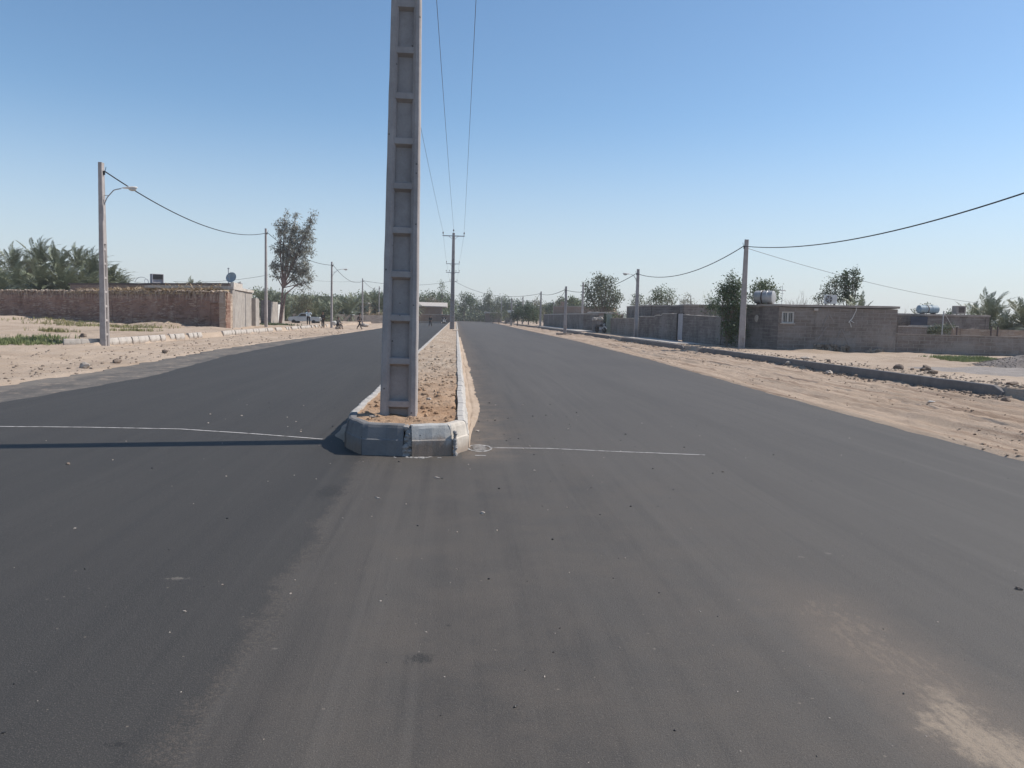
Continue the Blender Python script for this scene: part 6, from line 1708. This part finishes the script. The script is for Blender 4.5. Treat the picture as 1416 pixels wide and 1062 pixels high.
sit = dict(hip=.42, leany=-.1, arm={-1: ((-.2, -.08, .88), (-.24, -.22, .66), (-.14, -.42, .58)), 1: ((.2, -.08, .88), (.24, -.2, .66), (.14, -.42, .6))},
           leg={-1: ((-.1, -.05, .42), (-.13, -.42, .46), (-.13, -.40, .08), (-.14, -.56, .04)), 1: ((.1, -.05, .42), (.14, -.44, .44), (.15, -.46, .08), (.16, -.62, .04))})
def pl_(px, py, z): q = at(px, py, z); return (q.x, q.y, max(gz(q.x, q.y), 0)+.0)
q = pt(426.5, 450, 84); P1 = (q.x, 84, gz(q.x, 84))
person('person in a pale blue shirt standing before the parked pickup, hands raised to the face', P1, R(20), handsup, 'clothblue', 'clothdark', H=1.70)
q = pt(446.5, 450, 86); P2 = (q.x, 86, gz(q.x, 86))
person('person in dark clothes with a pale chest stripe standing left of the lamp pole', P2, R(-30), stand, 'clothgrey', 'clothdark', H=1.78)
q = pt(446.5, 450, 86); 
q = pt(464, 452, 80); P3 = (q.x+.2, 80, gz(q.x, 80)-.0)
person('person with a white bundle sitting on the verge right of the lamp pole', P3, R(62), sit, 'clothgrey', 'clothdark')
bm = bmesh.new(); rock_bm(bm, (0, 0, .0), .24, 3, (1, .8, 1.0)); tag(build('bundle', bm, 'clothwhite', loc=(P3[0]-.30, P3[1]-.25, P3[2]+.62)), 'white cloth bundle held beside the seated person', 'bundle')
bm = bmesh.new(); rock_bm(bm, (0, 0, .14), .24, 6, (1, 1, .75)); tag(build('rock', bm, 'rockpale', loc=(P3[0], P3[1], P3[2]-.02)), 'stone under the seated person', 'rock')
q = at(497, 455.5, .05); person('person in dark clothes walking across the left verge toward the road', (q.x, q.y, gz(q.x, q.y)), R(75), walk, 'clothgrey', 'clothdark', H=1.68)
q = at(595, 452.0, 0); person('person in black walking on the left carriageway beyond the big pole', (q.x, q.y, .0), R(-20), walk, 'clothdark', 'clothdark', H=1.7)
# two men with motorcycles at the road end
def wheel(parent, loc, r, w, rim='galv'):
    bm = bmesh.new(); lathe(bm, [(r*.72, -w/2), (r*.93, -w/2), (r, -w/4), (r, w/4), (r*.93, w/2), (r*.72, w/2)], Matrix.Translation(loc) @ Matrix.Rotation(PI/2, 4, 'X'), 22); t_ = build('wheel', bm, 'rubber', parent)
    bm = bmesh.new(); lathe(bm, [(r*.1, -w*.42), (r*.2, -w*.42), (r*.2, -w*.3), (r*.73, -w*.3), (r*.73, w*.3), (r*.2, w*.3), (r*.2, w*.42), (r*.1, w*.42)], Matrix.Translation(loc) @ Matrix.Rotation(PI/2, 4, 'X'), 22); build('rim', bm, rim, t_)
def motorcycle(label, loc, rz):
    m = thing('motorcycle', label, 'motorcycle', loc, rz)
    wheel(m, (-.62, 0, .3), .3, .1); wheel(m, (.62, 0, .3), .3, .11)
    bm = bmesh.new(); tube(bm, [(-.42, 0, .82), (-.1, 0, .72), (.35, 0, .68), (.62, 0, .3)], .03, 6); tube(bm, [(-.42, 0, .82), (-.3, 0, .4), (.1, 0, .3), (.62, 0, .3)], .03, 6)
    tube(bm, [(.55, .12, .68), (.62, .12, .3)], .03, 6); tube(bm, [(.55, -.12, .68), (.62, -.12, .3)], .03, 6); build('frame', bm, 'steeldark', m)
    bm = bmesh.new(); tube(bm, [(-.45, .07, .88), (-.62, .07, .3)], .028, 6); tube(bm, [(-.45, -.07, .88), (-.62, -.07, .3)], .028, 6); build('fork', bm, 'galv', m)
    bm = bmesh.new(); box(bm, (-.08, 0, .42), (.4, .26, .3), bev=.05); build('engine', bm, 'galv', m)
    bm = bmesh.new(); rr = bmesh.ops.create_uvsphere(bm, u_segments=14, v_segments=9, radius=1)
    for v in rr['verts']: v.co = Vector((v.co.x*.3-.12, v.co.y*.15, v.co.z*.13+.80))
    build('fuel_tank', bm, 'black', m, smooth=True)
    bm = bmesh.new(); box(bm, (.38, 0, .80), (.68, .26, .1), bev=.04); build('seat', bm, 'black', m)
    bm = bmesh.new(); tube(bm, [(-.3, .36, 1.0), (-.42, .2, 1.02), (-.47, 0, .95), (-.42, -.2, 1.02), (-.3, -.36, 1.0)], .018, 6); build('handlebar', bm, 'galv', m)
    bm = bmesh.new(); lathe(bm, [(.03, -.08), (.09, -.02), (.1, .06), (.02, .07)], Matrix.Translation((-.56, 0, .86)) @ Matrix.Rotation(-PI/2, 4, 'Y'), 14); build('headlight', bm, 'lens', m)
    bm = bmesh.new(); tube(bm, [(-.2, -.16, .4), (.2, -.18, .28), (.8, -.18, .32)], [.02, .035, .045], 8); build('exhaust', bm, 'galv', m)
    for x, nm in ((-.62, 'f'), (.64, 'r')):
        bm = bmesh.new(); pts = [(x+.36*math.cos(a), 0, .3+.36*math.sin(a)) for a in [R(20+14*i) for i in range(11)]]
        tube(bm, pts, .05, 6); build('mudguard', bm, 'whitepaint' if nm == 'f' else 'black', m)
    bm = bmesh.new(); tube(bm, [(.05, .12, .25), (.1, .3, .02)], .014, 5); build('side_stand', bm, 'steeldark', m)
    return m
q = pt(806, 459, 80.2); mo = motorcycle('parked motorcycle leaning by the low stone topped wall', (15.1, 79.9, .31), R(118)); mo.rotation_euler = (R(0), 0, R(118))
mc2 = motorcycle('left motorcycle of the pair at the end of the left carriageway', (pt(612.5, 446, 168).x, 168, 0), R(95))
mc3 = dup(mc2, (pt(616, 446, 165).x, 165, 0), R(80), None, 'right motorcycle of the pair at the end of the left carriageway')
ride = dict(sit); ride['hip'] = .86
def up_(p, dz): return (p[0], p[1], p[2]+dz)
ride['arm'] = {s: ((s*.2, -.08, 1.32), (s*.3, -.26, 1.16), (s*.3, -.5, 1.04)) for s in (-1, 1)}
ride['leg'] = {s: ((s*.1, -.03, .84), (s*.2, -.36, .66), (s*.22, -.22, .3), (s*.22, -.36, .27)) for s in (-1, 1)}
for i, (m_, lab) in enumerate(((mc2, 'left of two dark clothed riders at the end of the left carriageway'), (mc3, 'right of two dark clothed riders at the end of the left carriageway'))):
    a = m_.rotation_euler.z; off = Matrix.Rotation(a, 3, 'Z') @ Vector((.22, 0, 0))
    person(lab, (m_.location.x+off.x, m_.location.y+off.y, .02), a-PI/2, ride, 'clothgrey' if i else 'clothdark', 'clothdark', H=1.7)

# ------------------------------------------------------------------ pickup
q = pt(423, 448, 103); pk = thing('pickup_truck', 'silver white pickup truck parked behind the left verge, bonnet to the left', 'pickup truck', (q.x, 103.0, gz(q.x, 103)-.18), R(172))
# local: +x is forward; body is built along x
def body_prism(poly, w, name, mat, bev=.05, parent=pk):
    bm = bmesh.new(); a = [bm.verts.new((x, -w/2, z)) for x, z in poly]; b = [bm.verts.new((x, w/2, z)) for x, z in poly]; n = len(poly)
    bm.faces.new(a); bm.faces.new(list(reversed(b)))
    for i in range(n): bm.faces.new((a[i], b[i], b[(i+1) % n], a[(i+1) % n]))
    bmesh.ops.recalc_face_normals(bm, faces=bm.faces)
    bmesh.ops.bevel(bm, geom=[e for e in bm.edges], offset=bev, segments=2, affect='EDGES', profile=.6)
    return build(name, bm, mat, parent)
body_prism([(2.1, .45), (2.12, .82), (1.95, .93), (.85, 1.0), (-.25, 1.0), (-.3, .98), (-2.1, .98), (-2.12, .45), (-1.85, .4), (1.8, .38)], 1.62, 'body', 'carpaint', .045)
cab = body_prism([(.95, .98), (.42, 1.46), (-.3, 1.50), (-.42, .98)], 1.42, 'cab', 'carpaint', .05)
bm = bmesh.new()
for s in (-1, 1): prism(bm, [(.74, 1.03), (.38, 1.38), (-.2, 1.41), (-.28, 1.03)], 0, .012, Matrix.Translation((0, s*.712+(.006 if s > 0 else 0), 0)) @ Matrix.Rotation(PI/2, 4, 'X'))
build('side_window', bm, 'glass', cab)
bm = bmesh.new(); box(bm, (0, 0, 0), (.56, 1.22, .012), M=Matrix.Translation((.71, 0, 1.24)) @ Matrix.Rotation(R(42), 4, 'Y')); build('windscreen', bm, 'glass', cab)
bm = bmesh.new(); box(bm, (-.375, 0, 1.25), (.012, 1.1, .3), M=Matrix.Translation((0, 0, 0))); build('rear_window', bm, 'glass', cab)
bm = bmesh.new(); box(bm, (-1.25, 0, .985), (1.6, 1.36, .02)); build('load_bed', bm, 'black', pk)
for s in (-1, 1):
    bm = bmesh.new(); box(bm, (2.115, s*.58, .74), (.03, .26, .14), bev=.008); build('headlight', bm, 'lens', pk)
    bm = bmesh.new(); box(bm, (-2.12, s*.68, .74), (.03, .16, .22), bev=.008); build('tail_light', bm, 'steeldark', pk)
bm = bmesh.new(); box(bm, (2.12, 0, .74), (.02, .8, .12)); build('grille', bm, 'black', pk)
bm = bmesh.new(); box(bm, (2.17, 0, .5), (.12, 1.6, .14), bev=.03); build('bumper', bm, 'black', pk)
bm = bmesh.new(); box(bm, (-2.17, 0, .5), (.12, 1.6, .14), bev=.03); build('bumper', bm, 'black', pk)
for x in (1.35, -1.3):
    for s in (-1, 1): wheel(pk, (x, s*.74, .3), .3, .19)
bm = bmesh.new()
for s in (-1, 1): box(bm, (.5, s*.9, 1.08), (.1, .16, .12), bev=.02)
build('wing_mirror', bm, 'black', pk)
# low earth bank in front of the pickup
bm = bmesh.new()

# ------------------------------------------------------------------ sky, sun, camera
SUN_EL, SUN_AZ = R(47), math.atan2(.987, .16)       # azimuth from +Y towards +X
w = bpy.data.worlds.new('World'); scene.world = w; w.use_nodes = True
nt = w.node_tree; bg = nt.nodes['Background']
sky = nt.nodes.new('ShaderNodeTexSky'); sky.sky_type = 'NISHITA'; sky.sun_disc = False
sky.sun_elevation = SUN_EL; sky.sun_rotation = SUN_AZ; sky.altitude = 400; sky.air_density = 1.0; sky.dust_density = .6; sky.ozone_density = 2.6
tc_ = nt.nodes.new('ShaderNodeTexCoord'); sx_ = nt.nodes.new('ShaderNodeSeparateXYZ'); nt.links.new(tc_.outputs['Generated'], sx_.inputs[0])
mr_ = nt.nodes.new('ShaderNodeMapRange'); mr_.interpolation_type = 'SMOOTHSTEP'; nt.links.new(sx_.outputs[2], mr_.inputs[0])
mr_.inputs[1].default_value = -.02; mr_.inputs[2].default_value = .26; mr_.inputs[3].default_value = .75; mr_.inputs[4].default_value = 0
mx_ = nt.nodes.new('ShaderNodeMix'); mx_.data_type = 'RGBA'; nt.links.new(mr_.outputs[0], mx_.inputs[0]); hs_ = nt.nodes.new('ShaderNodeHueSaturation'); hs_.inputs['Saturation'].default_value = 1.08; hs_.inputs['Hue'].default_value = .496; nt.links.new(sky.outputs[0], hs_.inputs['Color']); nt.links.new(hs_.outputs[0], mx_.inputs[6]); mx_.inputs[7].default_value = (4.3, 4.65, 5.2, 1)
nt.links.new(mx_.outputs[2], bg.inputs[0]); bg.inputs[1].default_value = .114
sd = bpy.data.lights.new('sun', 'SUN'); sd.energy = 4.0; sd.angle = R(.53); sd.color = (1, .94, .85)
so = bpy.data.objects.new('sun', sd); COL.objects.link(so)
dirv = Vector((math.sin(SUN_AZ)*math.cos(SUN_EL), math.cos(SUN_AZ)*math.cos(SUN_EL), math.sin(SUN_EL)))
so.rotation_euler = dirv.to_track_quat('Z', 'Y').to_euler(); so.location = (40, 10, 60)

# dusty summer air
bm = bmesh.new(); box(bm, (0, 285, 7.5), (1100, 650, 17.0))
HZ = bpy.data.materials.new('dusty_air'); HZ.use_nodes = True; hn = HZ.node_tree.nodes; hn.clear()
ho = hn.new('ShaderNodeOutputMaterial'); hv = hn.new('ShaderNodeVolumePrincipled'); HZ.node_tree.links.new(hv.outputs[0], ho.inputs['Volume'])
hv.inputs['Color'].default_value = (.9, .9, .92, 1); hv.inputs['Density'].default_value = .0005; hv.inputs['Anisotropy'].default_value = .2
hz_ = build('haze', bm, HZ); hz_['kind'] = 'stuff'; hz_['label'] = 'thin dusty haze in the air over the whole place'

cam = bpy.data.cameras.new('camera'); co = bpy.data.objects.new('camera', cam); COL.objects.link(co)
f0 = ray(CX, CY); rx = (ray(CX+1, CY)-f0).normalized(); up = -(ray(CX, CY+1)-f0).normalized(); bk = -f0.normalized()
rx = up.cross(bk).normalized(); up = bk.cross(rx)
Mc = Matrix((rx, up, bk)).transposed().to_4x4(); Mc.translation = (0, 0, CAMZ); co.matrix_world = Mc
cam.sensor_fit = 'HORIZONTAL'; cam.sensor_width = 36; cam.lens = F/1416*36; cam.clip_start = .1; cam.clip_end = 6000
scene.camera = co
scene.view_settings.view_transform = 'Standard'; scene.view_settings.look = 'None'; scene.view_settings.gamma = 1; scene.view_settings.exposure = .35
try: scene.view_settings.use_curve_mapping = False
except Exception: pass
scene.cycles.max_bounces = 6; scene.cycles.use_denoising = True
